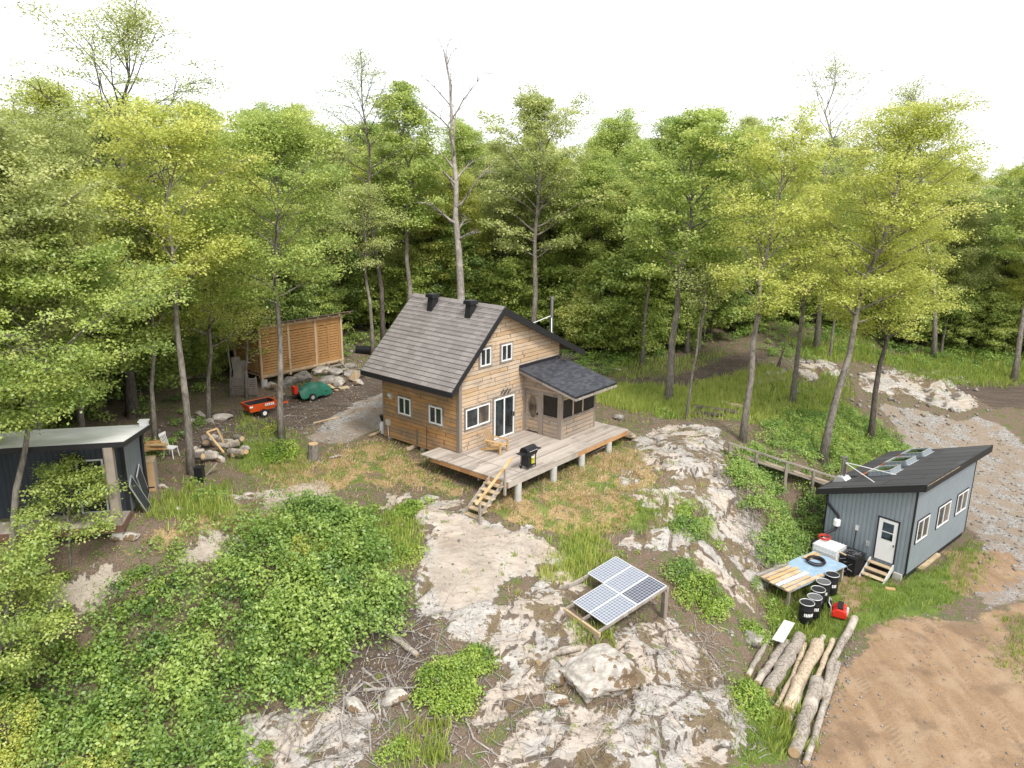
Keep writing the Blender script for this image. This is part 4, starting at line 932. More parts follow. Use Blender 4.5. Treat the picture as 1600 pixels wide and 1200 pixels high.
uw = ((425, 606, .75, .5, .35), (452, 600, 1.0, .6, .45), (474, 592, .9, .6, .5), (503, 583, .8, .6, .45), (523, 584, .8, .55, .45), (512, 597, .9, .6, .4), (530, 600, .8, .6, .45), (552, 588, 1.0, .5, .38), (548, 574, .5, .4, .3), (560, 600, .5, .4, .3), (490, 604, .5, .4, .25), (440, 618, .5, .35, .25))
wl = ('leftmost boulder below the front of the wood shed', 'broad boulder behind the green tarp', 'boulder under the middle post of the wood shed', 'upper boulder left of the wooden steps of the wood shed', 'boulder under the wooden steps of the wood shed',
      'large boulder right behind the green tarp', 'lower boulder at the foot of the wood shed steps', 'long boulder right of the wood shed steps', 'small grey boulder at the right corner of the wood shed', 'small boulder beside the gravel right of the steps',
      'small low stone just above the green tarp', 'small stone between the orange cart and the green tarp')
for k, ((x, y, a, b, c), lb) in enumerate(zip(uw, wl)): rock(x, y, a * .85, b * .85, c * .85, 60 + k, lb, rz=k * 1.3, mat='rock_grey' if k % 3 else 'rock', group='boulders below the wood shed')
# loose stones over ground: too small and many to count
rs = np.random.RandomState(5); sv_, sf_ = [], []
def stones(poly, n, s0, s1):
    P = [tuple(gp(*q)[:2]) for q in poly]; A = np.array(P); lo, hi = A.min(0), A.max(0); c = 0
    while c < n:
        x, y = rs.uniform(lo, hi)
        if not inpoly(P, np.array([x]), np.array([y]))[0]: continue
        c += 1; s = s0 + (s1 - s0) * rs.rand() ** 3; z = float(hz(x, y)); b = len(sv_)
        q = np.array([(1, 0, 0), (-.4, .9, 0), (-.6, -.8, 0), (.1, .05, .7), (0, 0, -.5)]) * s * rs.uniform(.6, 1.3, (5, 3)); t = rs.rand() * 6.28
        for v in q: sv_.append((x + v[0] * math.cos(t) - v[1] * math.sin(t), y + v[0] * math.sin(t) + v[1] * math.cos(t), z + v[2] + s * .2))
        for f in ((0, 1, 3), (1, 2, 3), (2, 0, 3), (1, 0, 4), (2, 1, 4), (0, 2, 4)): sf_.append(tuple(b + i for i in f))
stones([(1380, 640), (1550, 660), (1620, 720), (1620, 940), (1500, 940), (1530, 840)], 900, .03, .13)
stones([(1300, 1000), (1345, 985), (1320, 1100), (1270, 1200), (1240, 1200)], 500, .02, .09); stones([(1290, 980), (1600, 940), (1600, 1200), (1270, 1200)], 450, .02, .08)
stones([(240, 660), (560, 590), (600, 660), (490, 700), (240, 690)], 500, .03, .13); stones([(560, 960), (700, 950), (700, 1190), (420, 1190), (540, 1040)], 500, .03, .12)
stones([(700, 950), (1150, 950), (1160, 1190), (700, 1190)], 500, .03, .14); stones([(620, 780), (1150, 700), (1180, 900), (850, 950), (650, 950)], 350, .03, .12)
stones([(1180, 560), (1500, 570), (1560, 650), (1380, 660), (1180, 610)], 300, .05, .3); stones([(380, 480), (600, 480), (640, 560), (540, 600)], 300, .06, .3)
tag(link('loose_stones', mesh_np('loose_stones', sv_, sf_, M['rock_grey'])), kind='stuff')

# ---- logs and branches
def log(pts, r, label, name='log', cat='log', mat='log', seed=0, lift=0., group=None, n=10, taper=.8, ends=True):
    P = []
    for q in pts:
        g_ = gp(q[0], q[1]); P.append(g_ + Vector((0, 0, r * .85 + lift + (q[2] if len(q) > 2 else 0))))
    Q = []; K = max(2, int(10 / (len(P) - 1))); rr = []
    rn = random.Random(seed)
    for a, b in zip(P[:-1], P[1:]):
        for k in range(K): Q.append(a.lerp(b, k / K))
    Q.append(P[-1]); m = len(Q)
    for k in range(m):
        z = max(Q[k].z, float(hz(Q[k].x, Q[k].y)) + r * .5) if lift == 0 and len(P) > 2 else Q[k].z
        Q[k] = Vector((Q[k].x + rn.gauss(0, r * .13), Q[k].y + rn.gauss(0, r * .13), z)); rr.append(r * (1 - (1 - taper) * k / m) * rn.uniform(.9, 1.1))
    o = MB().tube(Q, rr, n).build(name, mat, smooth=True); tag(o, label, cat, group)
    if ends and r > .08:
        for a, b, c in ((Q[0], Q[1], rr[0]), (Q[-1], Q[-2], rr[-1])):
            d = (a - b).normalized(); MB().tube([a + d * .002, a + d * .02], c * .93, n).build('cut_end', 'endgrain', o)
    return o
GL_ = 'logs of the pile by the dirt yard'
log([(1198, 1004), (1168, 1060)], .12, 'thin grey log at the far left of the log pile', seed=1, group=GL_)
log([(1226, 1008), (1182, 1074)], .17, 'second log from the left of the pile, under the white board', seed=2, group=GL_)
log([(1249, 1004), (1199, 1088)], .26, 'thick grey log third from the left of the pile', seed=3, group=GL_)
log([(1257, 1010), (1238, 1060), (1213, 1108)], .11, 'crooked thin log between the thick grey log and the peeled log', seed=4, mat='log_pale', group=GL_)
log([(1277, 1012), (1252, 1066), (1226, 1118)], .25, 'thick peeled tan log in the middle of the pile', seed=5, mat='log_pale', group=GL_)
log([(1285, 998), (1262, 1050), (1232, 1130)], .12, 'log beneath the right side of the thick peeled log', seed=6, group=GL_)
log([(1300, 1008), (1275, 1068)], .11, 'short peeled log resting on the far end of the longest thick log', seed=7, mat='log_pale', group=GL_, lift=.12)
log([(1335, 974), (1302, 1036), (1283, 1096)], .17, 'long log reaching farthest up towards the red machine', seed=8, group=GL_, taper=.6, lift=.05)
log([(1277, 1072), (1260, 1125), (1240, 1186)], .26, 'thick mottled log lowest in the pile', seed=9, group=GL_)
log([(1309, 1040), (1286, 1110), (1258, 1196)], .12, 'long thin pale log along the dirt, rightmost of the pile', seed=10, group=GL_, taper=.9)
bd = MB(); p = gp(1213, 1018) + Vector((0, 0, .46)); q = gp(1232, 985) + Vector((0, 0, .40)); bd.beam(p, q, .42, .03)
tag(bd.build('board', plain('worn_white_paint', (.58, .58, .56), .7, var=.3)), 'white painted board lying on the second log of the pile', 'board')
for k, (pt, r_, lb) in enumerate((([(603, 989), (652, 1028)], .12, 'thick grey log on the brown earth right of the thicket'), ([(842, 1040), (868, 1025), (905, 1017)], .12, 'bleached log lying against the large boulder'),
        ([(1128, 633), (1160, 639)], .16, 'pale birch log lying in the tall grass'), ([(1080, 640), (1152, 648)], .18, 'dark rotten log in the grass under the birch log'), ([(1082, 648), (1130, 652)], .15, 'short dark log in front of the rotten log'),
        ([(636, 706), (656, 697)], .12, 'cut log end sticking out beside the yellow bag'), ([(944, 577), (970, 580)], .1, 'small fallen pale log at the forest edge behind the porch roof'))):
    log(pt, r_, lb, seed=20 + k, mat='log_pale' if k in (2, 5, 6) else ('bark_dark' if k in (3, 4) else 'log'))
br = (([(537, 1078), (538, 1100), (533, 1126), (537, 1162)], 'longest upright branch at the left of the brushwood'), ([(538, 1090), (550, 1126)], 'short branch forking right from the longest upright branch'), ([(542, 1092), (570, 1070), (588, 1080)], 'bent branch arching at the top left of the brushwood'),
      ([(549, 1082), (564, 1064)], 'stubby branch behind the arching branch'), ([(566, 1046), (604, 1078)], 'branch running down from the upper left to the crossing'), ([(604, 1056), (620, 1084), (638, 1126)], 'long dark branch crossing the level one on its right half'),
      ([(568, 1082), (650, 1078)], 'level branch lying across the others'), ([(592, 1088), (594, 1120)], 'thin upright stick below the level branch'), ([(596, 1100), (606, 1130)], 'thin slanting stick right of the upright stick'), ([(620, 1082), (640, 1100)], 'short thick stick right of the crossing'),
      ([(471, 1122), (463, 1150), (444, 1196)], 'bare curved branch on the rock at the bottom edge'), ([(459, 1141), (427, 1183)], 'thin bare branch left of the curved one at the bottom'), ([(422, 1096), (410, 1122)], 'short pale stick at the edge of the thicket'),
      ([(537, 1150), (530, 1185)], 'thin stick continuing below the longest upright branch'), ([(724, 1114), (740, 1156), (780, 1184)], 'thin white branch right of the rounded bush at the bottom'), ([(576, 1130), (580, 1180), (588, 1195)], 'slender upright branch in the bottom weeds'),
      ([(1168, 975), (1172, 1000)], 'short pale stick above the log pile'), ([(1241, 957), (1243, 992)], 'thin pale stick standing in the grass by the drums'), ([(1020, 1083), (1050, 1092)], 'thin bleached stick right of the large boulder'))
for k, (pt, lb) in enumerate(br): log(pt, .055 if k < 8 else .04, lb, name='branch', cat='branch', mat='bark_dead', seed=50 + k, n=7, taper=.55, ends=False, lift=.05 if k in (6, 2) else 0, group='brushwood on the brown earth' if k < 10 else None)
# rubble of firewood blocks
rr_ = random.Random(3)
rub = [(303, 705), (312, 714), (322, 700), (331, 712), (340, 698), (349, 708), (357, 693), (365, 702), (374, 696), (381, 706), (362, 716), (372, 718), (345, 720), (327, 722), (310, 726), (336, 688), (352, 700), (384, 716)]
rlab = ['at its left end', 'low at its left side', 'upper left, under the frame', 'in the front left middle', 'behind the wooden frame', 'in the middle', 'at its top', 'upper right', 'at the right top', 'at the far right', 'lower right', 'lowest right', 'lowest in the middle', 'lowest on the left', 'nearest the pale trunk', 'farthest back', 'just right of the frame', 'at its right foot']
for k, (x, y) in enumerate(rub):
    if k % 3 == 0: rock(x, y, rr_.uniform(.25, .4), rr_.uniform(.2, .3), rr_.uniform(.2, .3), 100 + k, 'pale stone in the rubble heap, ' + rlab[k], name='stone', rz=k, group='rubble heap by the track')
    else:
        p = gp(x, y) + Vector((0, 0, .16 + .12 * (k % 3))); a = rr_.uniform(0, 6.28); d = Vector((math.cos(a), math.sin(a), rr_.uniform(-.3, .3))) * rr_.uniform(.2, .35)
        o = MB().tube([p - d, p + d], rr_.uniform(.12, .2), 9).build('wood_block', 'log' if k % 2 else 'bark', smooth=True); tag(o, 'cut wood block in the rubble heap, ' + rlab[k], 'firewood', 'rubble heap by the track')
        MB().tube([p + d, p + d * 1.03], .12, 9).build('cut_end', 'endgrain', o)
f = MB(); p = gp(345, 712); f.beam(p + Vector((-.6, .1, 1.15)), p + Vector((.2, -.1, .2)), .1, .05); f.beam(p + Vector((-.6, .1, 1.15)), p + Vector((-.25, .5, 1.2)), .1, .05); f.beam(p + Vector((-.25, .5, 1.2)), p + Vector((0, .5, .5)), .1, .05)
tag(f.build('broken_frame', 'newwood'), 'broken wooden frame leaning on top of the rubble heap', 'frame')
# stump
p = gp(490, 718); s_ = MB().tube([p - Vector((0, 0, .2)), p + Vector((0, 0, .12)), p + Vector((.03, 0, .8))], [.36, .27, .25], 14); o = s_.build('tree_stump', 'bark', smooth=True); tag(o, 'tall grey sawn tree stump beside the gravel track', 'stump')
MB().tube([p + Vector((.03, 0, .80)), p + Vector((.03, 0, .83))], .235, 14).build('cut_top', 'endgrain', o)

# ---- chair on the deck
c = fthing(CAB, 'adirondack_chair', 'slatted wooden lounge chair with a pale back on the cabin deck', 'chair', (1.12, 1.36, .002), rad(8))
for k in range(5):
    y = -.24 + k * .12; MB().beam((-.32, y, .30), (-.62, y * 1.15, 1.02 - abs(k - 2) * .04), .105, .022, (0, 1, 0)).build('back_slat', 'slatpost', c)
for k in range(6): x = .42 - k * .12; MB().box(x - .05, -.29, .37 - k * .022, x + .05, .29, .392 - k * .022).build('seat_slat', 'newwood', c)
for y in (-.31, .31):
    MB().box(.38, y - .05, 0, .44, y + .05, .56).build('leg', 'newwood', c); MB().beam((.42, y * .93, .33), (-.72, y * .93, .03), .035, .11).build('seat_rail', 'newwood', c)
    MB().box(-.42, y * 1.13 - .07, .562, .50, y * 1.13 + .07, .59).build('armrest', 'newwood', c); MB().box(-.40, y - .03, .2, -.36, y + .03, .56).build('arm_support', 'newwood', c)
# ---- barbecue
b = fthing(CAB, 'barbecue', 'black barrel barbecue with side shelves on the deck edge', 'barbecue', (3.62, .68, .002)); b.scale = (.86, .86, .9)
for x in (-.22, .22):
    for y in (-.3, .3): MB().box(x - .02, y - .02, .06, x + .02, y + .02, .72).build('leg', 'black', b)
pr_ = [(.27 * math.cos(t) * 1.0, .92 + .24 * math.sin(t)) for t in np.linspace(0, math.pi, 12)]
MB().prism([(x, z) for x, z in pr_], -.42, .42, 'y').build('lid', 'blackplastic', b, smooth=True)
MB().prism([(-.28, .915), (.28, .915), (.2, .70), (-.2, .70)], -.43, .43, 'y').build('firebox', 'black', b)
for s in (-1, 1): MB().box(-.2, s * .62 - .18, .88, .22, s * .62 + .18, .91).build('side_shelf', 'black', b)
MB().box(-.22, -.34, .16, .24, .34, .19).build('lower_shelf', 'black', b); MB().tube([(.30, -.3, .98), (.33, -.3, .99), (.33, .3, .99), (.30, .3, .98)], .014, 6).build('handle', 'alu', b)
for s in (-1, 1): MB().tube([(-.22, s * .34, .08), (-.22, s * .38, .08)], .08, 14).build('wheel', 'rubber', b)
MB().box(-.2, -.3, .2, .2, -.02, .66).build('tool_box', 'black', b)
MB().tube([(.1, -.78, .86), (.12, -.8, .5), (.05, -.84, .3)], .012, 5).build('brush', 'black', b)
yb = fthing(CAB, 'bucket', 'yellow pail standing on the lower shelf of the barbecue', 'bucket', (3.66, .86, .195)); MB().lathe([(.11, 0), (.13, .26), (.14, .27), (.14, .3)], n=14).build('pail', 'yellow', yb, smooth=True); MB().lathe([(.125, .301), (.12, .34)], n=14).build('lid', 'white', yb)
# by the cabin
p = gp(598, 676); o = thing('water_jug', 'white jug with black funnel at the far left corner of the cabin', 'jug', p); MB().lathe([(.14, -.1), (.16, .1), (.15, .5), (.06, .62)], n=12).build('jug_body', 'white', o, smooth=True); MB().lathe([(.05, .63), (.16, .95), (.17, .97)], n=12).build('funnel', 'blackplastic', o)
p = gp(660, 698); o = MB().lathe([(.1, 0), (.2, .1), (.2, .3), (.12, .45), (.03, .5)], n=9).build('bag', plain('orange_yellow_bag', (.75, .38, .02), .5)); o.location = p; tag(o, 'small orange-yellow bag beside the cabin wall near the deck', 'bag')
p, q = gp(577, 684), gp(599, 675); o = MB().beam(p + Vector((0, 0, .1)), q + Vector((0, 0, .1)), .12, .08).build('timber', 'step'); tag(o, 'short timber lying on the grass at the left cabin corner', 'timber')
p, q = gp(490, 662), gp(528, 653); o = MB().beam(p + Vector((0, 0, .04)), q + Vector((0, 0, .04)), .14, .05).build('plank', 'step'); tag(o, 'single pale plank lying on the track', 'plank')
for k, (a, c2, lb) in enumerate((((530, 608), (545, 606), 'flat pale scrap of plywood by the gravel under the wood shed steps'), ((551, 596), (559, 595), 'upright wood block at the gravel right of the wood shed boulders'), ((513, 602), (527, 612), 'thin board leaning from the boulders to the gravel'))):
    p, q = gp(*a), gp(*c2); o = MB().beam(p + Vector((0, 0, .06)), q + Vector((0, 0, .06 + (.5 if k == 1 else 0))), .5 if k == 0 else .22, .05 if k != 1 else .5).build('board', 'step'); tag(o, lb, 'board')

# ---- orange dump cart
p = gp(406, 648); a = WF.loc(385, 631, (0, 0, 1), p.z + .72); bb = WF.loc(428, 620, (0, 0, 1), p.z + .8); yaw = math.atan2(bb[1] - a[1], bb[0] - a[0])
ct = thing('dump_cart', 'orange-red dump cart with a black liner parked on the dirt track', 'cart', p, yaw); L_, W_ = 1.5, .95
t = MB(); t.add([(-.7, -.38, .34), (.7, -.38, .34), (.7, .38 + .0, .34), (-.7, .38, .34), (-.85, -.48, .78), (.85, -.48, .78), (.85, .48, .78), (-.85, .48, .78), (-.8, -.44, .78), (.8, -.44, .78), (.8, .44, .78), (-.8, .44, .78), (-.66, -.34, .40), (.66, -.34, .40), (.66, .34, .40), (-.66, .34, .40)],
    [(3, 2, 1, 0), (0, 1, 5, 4), (1, 2, 6, 5), (2, 3, 7, 6), (3, 0, 4, 7), (4, 5, 9, 8), (5, 6, 10, 9), (6, 7, 11, 10), (7, 4, 8, 11), (8, 9, 13, 12), (9, 10, 14, 13), (10, 11, 15, 14), (11, 8, 12, 15), (12, 13, 14, 15)]); t.build('tub', 'orange', ct)
t = MB(); t.add([(-.78, -.42, .76), (.78, -.42, .76), (.78, .42, .76), (-.78, .42, .76), (-.6, -.3, .46), (.6, -.3, .46), (.6, .3, .46), (-.6, .3, .46)], [(0, 1, 5, 4), (1, 2, 6, 5), (2, 3, 7, 6), (3, 0, 4, 7), (4, 5, 6, 7)]); t.build('liner', 'blackplastic', ct, fix=False)
lt_ = MB(); 
for k in range(5): lt_.box(.12 + k * .11, -.487, .62, .12 + k * .11 + .07, -.462, .72)
lt_.box(.1, -.478, .58, .68, -.45, .60); tag(lt_.build('lettering', 'white', ct)); MB().box(-.78, -.478, .62, -.6, -.452, .70).build('sticker', 'white', ct)
MB().beam((.6, 0, .36), (1.75, 0, .42), .09, .07).build('tongue', 'orange', ct); MB().beam((.85, 0, .4), (.9, 0, .95), .06, .04).build('dump_lever', 'orange', ct)
for s in (-1, 1):
    w_ = MB().tube([(0, s * .44, .22), (0, s * .60, .22)], .22, 18).build('wheel', 'rubber', ct, smooth=True); MB().tube([(0, s * .605, .22), (0, s * .615, .22)], .12, 14).build('rim', 'white', w_)
# ---- tarp covered trailer
p = gp(483, 622); a = gp(466, 620); bb = gp(512, 611); yaw = math.atan2(bb[1] - a[1], bb[0] - a[0])
tt = thing('covered_trailer', 'small trailer under a dark green tarp in front of the wood shed boulders', 'trailer', p, yaw)
rows = []; rn = np.random.RandomState(2)
for i, x in enumerate(np.linspace(-.75, 1.25, 22)):
    row = []
    for j, y in enumerate(np.linspace(-.6, .6, 15)):
        s = abs(y) / .6; h = .62 + .32 * math.sin((x + .75) / 2 * math.pi) ** 1.2 * (1 - s ** 2) - .42 * max(0, s - .65) / .35 + .05 * math.sin(9 * x + 5 * y) * (1 - s * .4) + rn.uniform(-.025, .025)
        row.append((x + .05 * math.sin(7 * y), y * (1 - .25 * max(0, (x - .5)) / .75), h))
    rows.append(row)
MB().sheet(rows, .015).build('tarp', 'green_tarp', tt, smooth=True)
MB().box(-.7, -.45, .22, 1.0, .45, .42).build('trailer_bed', 'black', tt); MB().box(-.98, -.25, .45, -.76, .22, .85).build('red_panel', 'red', tt); MB().beam((.9, 0, .3), (1.9, 0, .3), .06, .06).build('tongue', 'black', tt)
for s in (-1, 1):
    w_ = MB().tube([(-.05, s * .5, .2), (-.05, s * .66, .2)], .22, 18).build('wheel', 'rubber', tt, smooth=True); MB().tube([(-.05, s * .665, .2), (-.05, s * .675, .2)], .11, 14).build('rim', 'alu', w_)
# ---- pallet stack by the woodshed
p = gp(383, 618); yw = WSH.yaw - .85; o = thing('pallet', 'grey slatted pallet standing on edge left of the wood shed', 'pallet', p, yw)
for k in range(8): MB().box(-.75, -.06, .06 + k * .13, .75, -.03, .15 + k * .13).build('slat', 'greywood', o)
for x in (-.7, 0, .65): MB().box(x, -.028, 0, x + .07, .08, 1.12).build('stringer', 'greywood', o)
p = gp(366, 600); o = thing('lean_board', 'old grey boards leaning on the left wall of the wood shed', 'boards', p, WSH.yaw)
MB().beam((0, -.5, 0), (.3, .1, 1.6), .5, .04).build('board', 'greywood', o); MB().beam((.5, -.5, -.1), (.7, .1, 1.3), .4, .04).build('board', 'greywood', o)
p, q = gp(380, 590), gp(412, 590); MBp = MB().tube([p + Vector((-.2, -.5, 1.1)), q + Vector((0, -.6, 1.1))], .05, 8).build('pipe', 'white'); tag(MBp, 'white pipe lying across the top of the grey pallet', 'pipe')
p = gp(568, 552); o = MB().tube([p + Vector((-.5, 0, .25)), p + Vector((.55, -.1, .25))], .3, 16).build('drain_pipe', 'blackplastic'); tag(o, 'short black drain pipe behind the left edge of the cabin roof', 'pipe')
# ---- white chair
p = gp(268, 714); c = thing('kitchen_chair', 'white spindle-back chair standing on the brush near the dark shed', 'chair', p, rad(-12)); z0 = .3
pw_ = 'white'
MB().box(-.22, -.22, .45, .24, .22, .49).build('seat', pw_, c)
for x, y in ((-.2, -.18), (-.2, .18), (.21, -.19), (.21, .19)): MB().tube([(x * 1.25, y * 1.2, 0), (x, y, .45)], .022, 6).build('leg', pw_, c)
for k in range(5): y = -.17 + k * .085; MB().tube([(-.2, y, .49), (-.36, y * 1.1, 1.05)], .016, 5).build('spindle', pw_, c)
MB().box(-.39, -.23, 1.03, -.35, .23, 1.15).build('top_rail', pw_, c)
# ---- plywood box and lumber by the dark shed
p = gp(233, 764); o = thing('plywood_box', 'tall plywood box behind the dark shed', 'box', p, LSH.yaw + .1); MB().box(-.36, -.3, -.1, .30, .4, 1.25).build('box_body', 'ply', o); MB().box(-.38, -.33, 1.25, .33, .43, 1.28).build('lid', 'step', o)
MB().box(.301, -.3, -.1, .34, .4, 1.24).build('side_board', 'greywood', o); MB().box(-.02, -.306, .14, .26, -.301, .2).build('slot', 'black', o)
lb_ = ('bottom board', 'second board', 'third board', 'fourth board', 'longest upper board', 'short board on top', 'topmost thick board')
for k in range(7):
    p = gp(224 + k, 716) + Vector((0, 0, .35 + k * .065)); q = gp(252 + (k * 5) % 13, 712 + (k % 3) * 2) + Vector((0, 0, .35 + k * .065))
    o = MB().beam(p, q, .24, .055).build('board', M['newwood'] if k % 2 else M['slat']); tag(o, 'fresh orange lumber behind the plywood box, ' + lb_[k], 'board', 'lumber pile behind the dark shed')
# leaning solar panels
M['pv_black'] = pv_mat('black_panel_cells', .1, .125, (.012, .014, .022), (.16, .17, .19), .04)
M['pv_sky_sheen'] = pv_mat('sky_sheen_panel_cells', .1247, .1254, (.13, .15, .19), (.56, .58, .62), .075)  # cell colour lightened to stand in for the sky's reflection
M['pv_mid'] = pv_mat('blue_black_panel_cells', .1247, .1254, (.03, .036, .06), (.45, .47, .5), .06)
for m_ in ('pv_black',): M[m_].node_tree.nodes['Principled BSDF'].inputs['Specular IOR Level'].default_value = .15; M[m_].node_tree.nodes['Principled BSDF'].inputs['Roughness'].default_value = .4
def panel(par, P00, ux, uy, w_, h_, cells, name='solar_panel', top=None):
    ux, uy = Vector(ux).normalized(), Vector(uy).normalized(); n = ux.cross(uy)
    if n.dot(Vector(CAM) - Vector(P00)) < 0 and par is None: n = -n
    elif par is not None and n.z < 0: n = -n
    f = MB(); t = .035
    for a0, a1, b0, b1 in ((0, w_, 0, .035), (0, w_, h_ - .035, h_), (0, .035, .035, h_ - .035), (w_ - .035, w_, .035, h_ - .035)): f.box(a0, b0, -t, a1, b1, .004)
    o = f.build(name, 'alu', par)
    Mx = Matrix(((ux.x, uy.x, n.x, P00[0]), (ux.y, uy.y, n.y, P00[1]), (ux.z, uy.z, n.z, P00[2]), (0, 0, 0, 1)))
    g_ = MB().box(.036, .036, -t + .004, w_ - .036, h_ - .036, -.002).build('cells', cells, o)
    o.matrix_local = Mx; return o
for k, (tl, tr_, bl, brr, lb) in enumerate((((202.6, 760), (210, 751), (235.6, 808.7), (242, 797.7), 'front solar panel of the two leaning on the side of the dark shed'), ((211, 738), (218.2, 728), (230, 790), (239.3, 776.6), 'rear solar panel of the two leaning on the side of the dark shed'))):
    A = Vector(LSH.w(LSH.loc(*tl, (1, 0, 0), .1 + k * .02))); B_ = Vector(LSH.w(LSH.loc(*tr_, (1, 0, 0), .1 + k * .02)))
    C_ = Vector(LSH.w(LSH.loc(*bl, (0, 0, 1), -.55)))
    up = (A - C_); side = (B_ - A); side = side - up.normalized() * side.dot(up.normalized()); hh = up.length
    o = panel(None, C_, side, up, .66, min(hh, 1.75), 'pv_black', 'photovoltaic_module'); tag(o, lb, 'solar panel', 'panels leaning on the dark shed')
    if o.matrix_local.to_3x3().col[2].dot(Vector((0, -1, .3))) < 0: pass
p = gp(313, 752); o = thing('bin', 'black plastic bin beside the foot of the pale leaning trunk', 'bin', p); MB().box(-.17, -.15, -.05, .17, .15, .62).build('bin_body', 'blackplastic', o); MB().box(-.19, -.17, .62, .19, .17, .68).build('lid', 'black', o)
p = gp(322, 742); o = MB().beam(p, p + Vector((.45, .2, .5)), .16, .04).build('board', 'greywood'); tag(o, 'small grey board propped beside the black bin', 'board')

# ---- solar array
sa_ = fthing(SOL, 'solar_array', 'low timber rack with five pale solar panels on the rock outcrop', 'solar array'); tl_ = rad(11.333); uy = (0, math.cos(tl_), math.sin(tl_))
for i, j in ((0, 1), (1, 0), (1, 1), (2, 0), (2, 1)):
    P0_ = (i * .926, j * 1.509 * uy[1], j * 1.509 * uy[2]); o = panel(sa_, P0_, (1, 0, 0), uy, .918, 1.50, 'pv_mid' if (i, j) == (2, 1) else 'pv_sky_sheen')
    if (i, j) == (2, 1): o['label'] = 'darkest solar panel at the raised right corner'
fr_ = MB(); lo = lambda x, t, d=-.09: (x, t * uy[1], t * uy[2] + d)
for x in (.03, .95, 1.85, 2.74): fr_.beam(lo(x, -.35 if x > .5 else 1.3), lo(x, 3.0), .07, .1)
fr_.build('rail', 'greywood', sa_); q0 = SOL.w((0, 0, 0))
MB().beam((.05, -.38, -.22), (2.85, -.38, -.22), .09, .16).build('front_beam', 'step', sa_); MB().beam((0, 3.0, .42), (2.78, 3.0, .42), .09, .16).build('rear_beam', 'greywood', sa_)
MB().beam((.03, 1.25, .14), (-.2, -.38, -.2), .1, .12).build('side_beam', 'greywood', sa_)
for x, y, z in ((2.70, 2.95, .42), (.1, 2.95, .42), (1.4, 2.95, .42), (2.7, -.38, -.25), (.1, -.38, -.25)):
    q = SOL.w((x, y, 0)); gz_ = float(hz(q[0], q[1])) - SOL.o[2]; MB().box(x - .09, y - .09, min(gz_ - .15, z - .3), x + .09, y + .09, z - .08).build('post', 'trimwood', sa_)

# ---- things in front of the grey shed
def zg(px, py, z): return Vector(WF.loc(px, py, (0, 0, 1), z))
o = thing('liquid_tank', 'white caged liquid tank with a blue-grey lower half beside the grey shed', 'tank', zg(1297, 849, 1.15) - Vector((0, 0, 1.15)), GRY.yaw)
MB().box(-.55, -.48, .16, .55, .48, .45).build('tank_base', plain('blue_grey_plastic', (.12, .22, .27), .4, var=.4), o); MB().box(-.55, -.48, .45, .55, .48, 1.1).build('tank', 'white', o)
MB().box(-.6, -.52, 0.0, .6, .52, .13).build('pallet', 'blackplastic', o)
cg = MB()
for k in range(8): x = -.57 + k * .163; cg.tube([(x, -.5, .14), (x, -.5, 1.12), (x, .5, 1.12), (x, .5, .14)], .011, 4)
for k in range(7): y = -.5 + k * .1667; cg.tube([(-.57, y, .14), (-.57, y, 1.12)], .011, 4); cg.tube([(.57, y, .14), (.57, y, 1.12)], .011, 4)
for z in (.2, .42, .64, .86, 1.08): cg.tube([(-.575, -.505, z), (.575, -.505, z), (.575, .505, z), (-.575, .505, z), (-.575, -.505, z)], .011, 4)
cg.build('cage', 'alu', o)
rc = MB()
for k in range(3): rc.tube([(.26 * math.cos(t), .26 * math.sin(t), .02 + k * .04) for t in np.linspace(0, 2 * math.pi, 24)], .022, 6, False)
oo = rc.build('hose', plain('red_hose', (.45, .05, .035), .5)); oo.location = zg(1288, 841, 1.17); tag(oo, 'coiled red hose on top of the white caged tank', 'hose')
o = MB().lathe([(.15, 0), (.36, .02), (.38, .1), (.36, .2), (.15, .22)], n=20).build('tire', 'rubber', smooth=True); o.location = gp(1271, 862) + Vector((0, 0, .3)); o.rotation_euler = (1.3, 0, .5); tag(o, 'black tire standing behind the white caged tank', 'tire')
o = thing('crate', 'large black wire crate beside the shed steps', 'crate', zg(1328, 862, .95) - Vector((0, 0, .95)), GRY.yaw)
MB().box(-.5, -.46, .02, .5, .46, .86).build('liner', 'blackplastic', o); cg = MB()
for k in range(10): x = -.52 + k * .1155; cg.tube([(x, -.48, 0), (x, -.48, .93), (x, .48, .93), (x, .48, 0)], .012, 4)
for k in range(9): y = -.48 + k * .12; cg.tube([(-.52, y, 0), (-.52, y, .93), (.52, y, .93), (.52, y, 0)], .012, 4)
for z in (.05, .25, .45, .65, .9): cg.tube([(-.525, -.485, z), (.525, -.485, z), (.525, .485, z), (-.525, .485, z), (-.525, -.485, z)], .012, 4)
cg.build('cage', 'black', o); sc = MB(); rn_ = random.Random(6)
for k in range(14): x = rn_.uniform(-.4, .3); y = rn_.uniform(-.35, .35); sc.beam((x, y, .9), (x + rn_.uniform(.1, .35), y + rn_.uniform(-.1, .25), .9), .03, .015)
sc.build('scrap_metal', 'alu', o); sc = MB()
for k in range(10): z = rn_.uniform(.15, .7); x = rn_.uniform(-.35, .3); sc.beam((x, -.49, z), (x + rn_.uniform(.05, .25), -.49, z + rn_.uniform(-.15, .15)), .02, .015); 
sc.build('scrap_metal', 'alu', o); MB().beam((-.35, -.4, .96), (.05, -.5, .96), .09, .03).build('scrap_board', 'step', o)
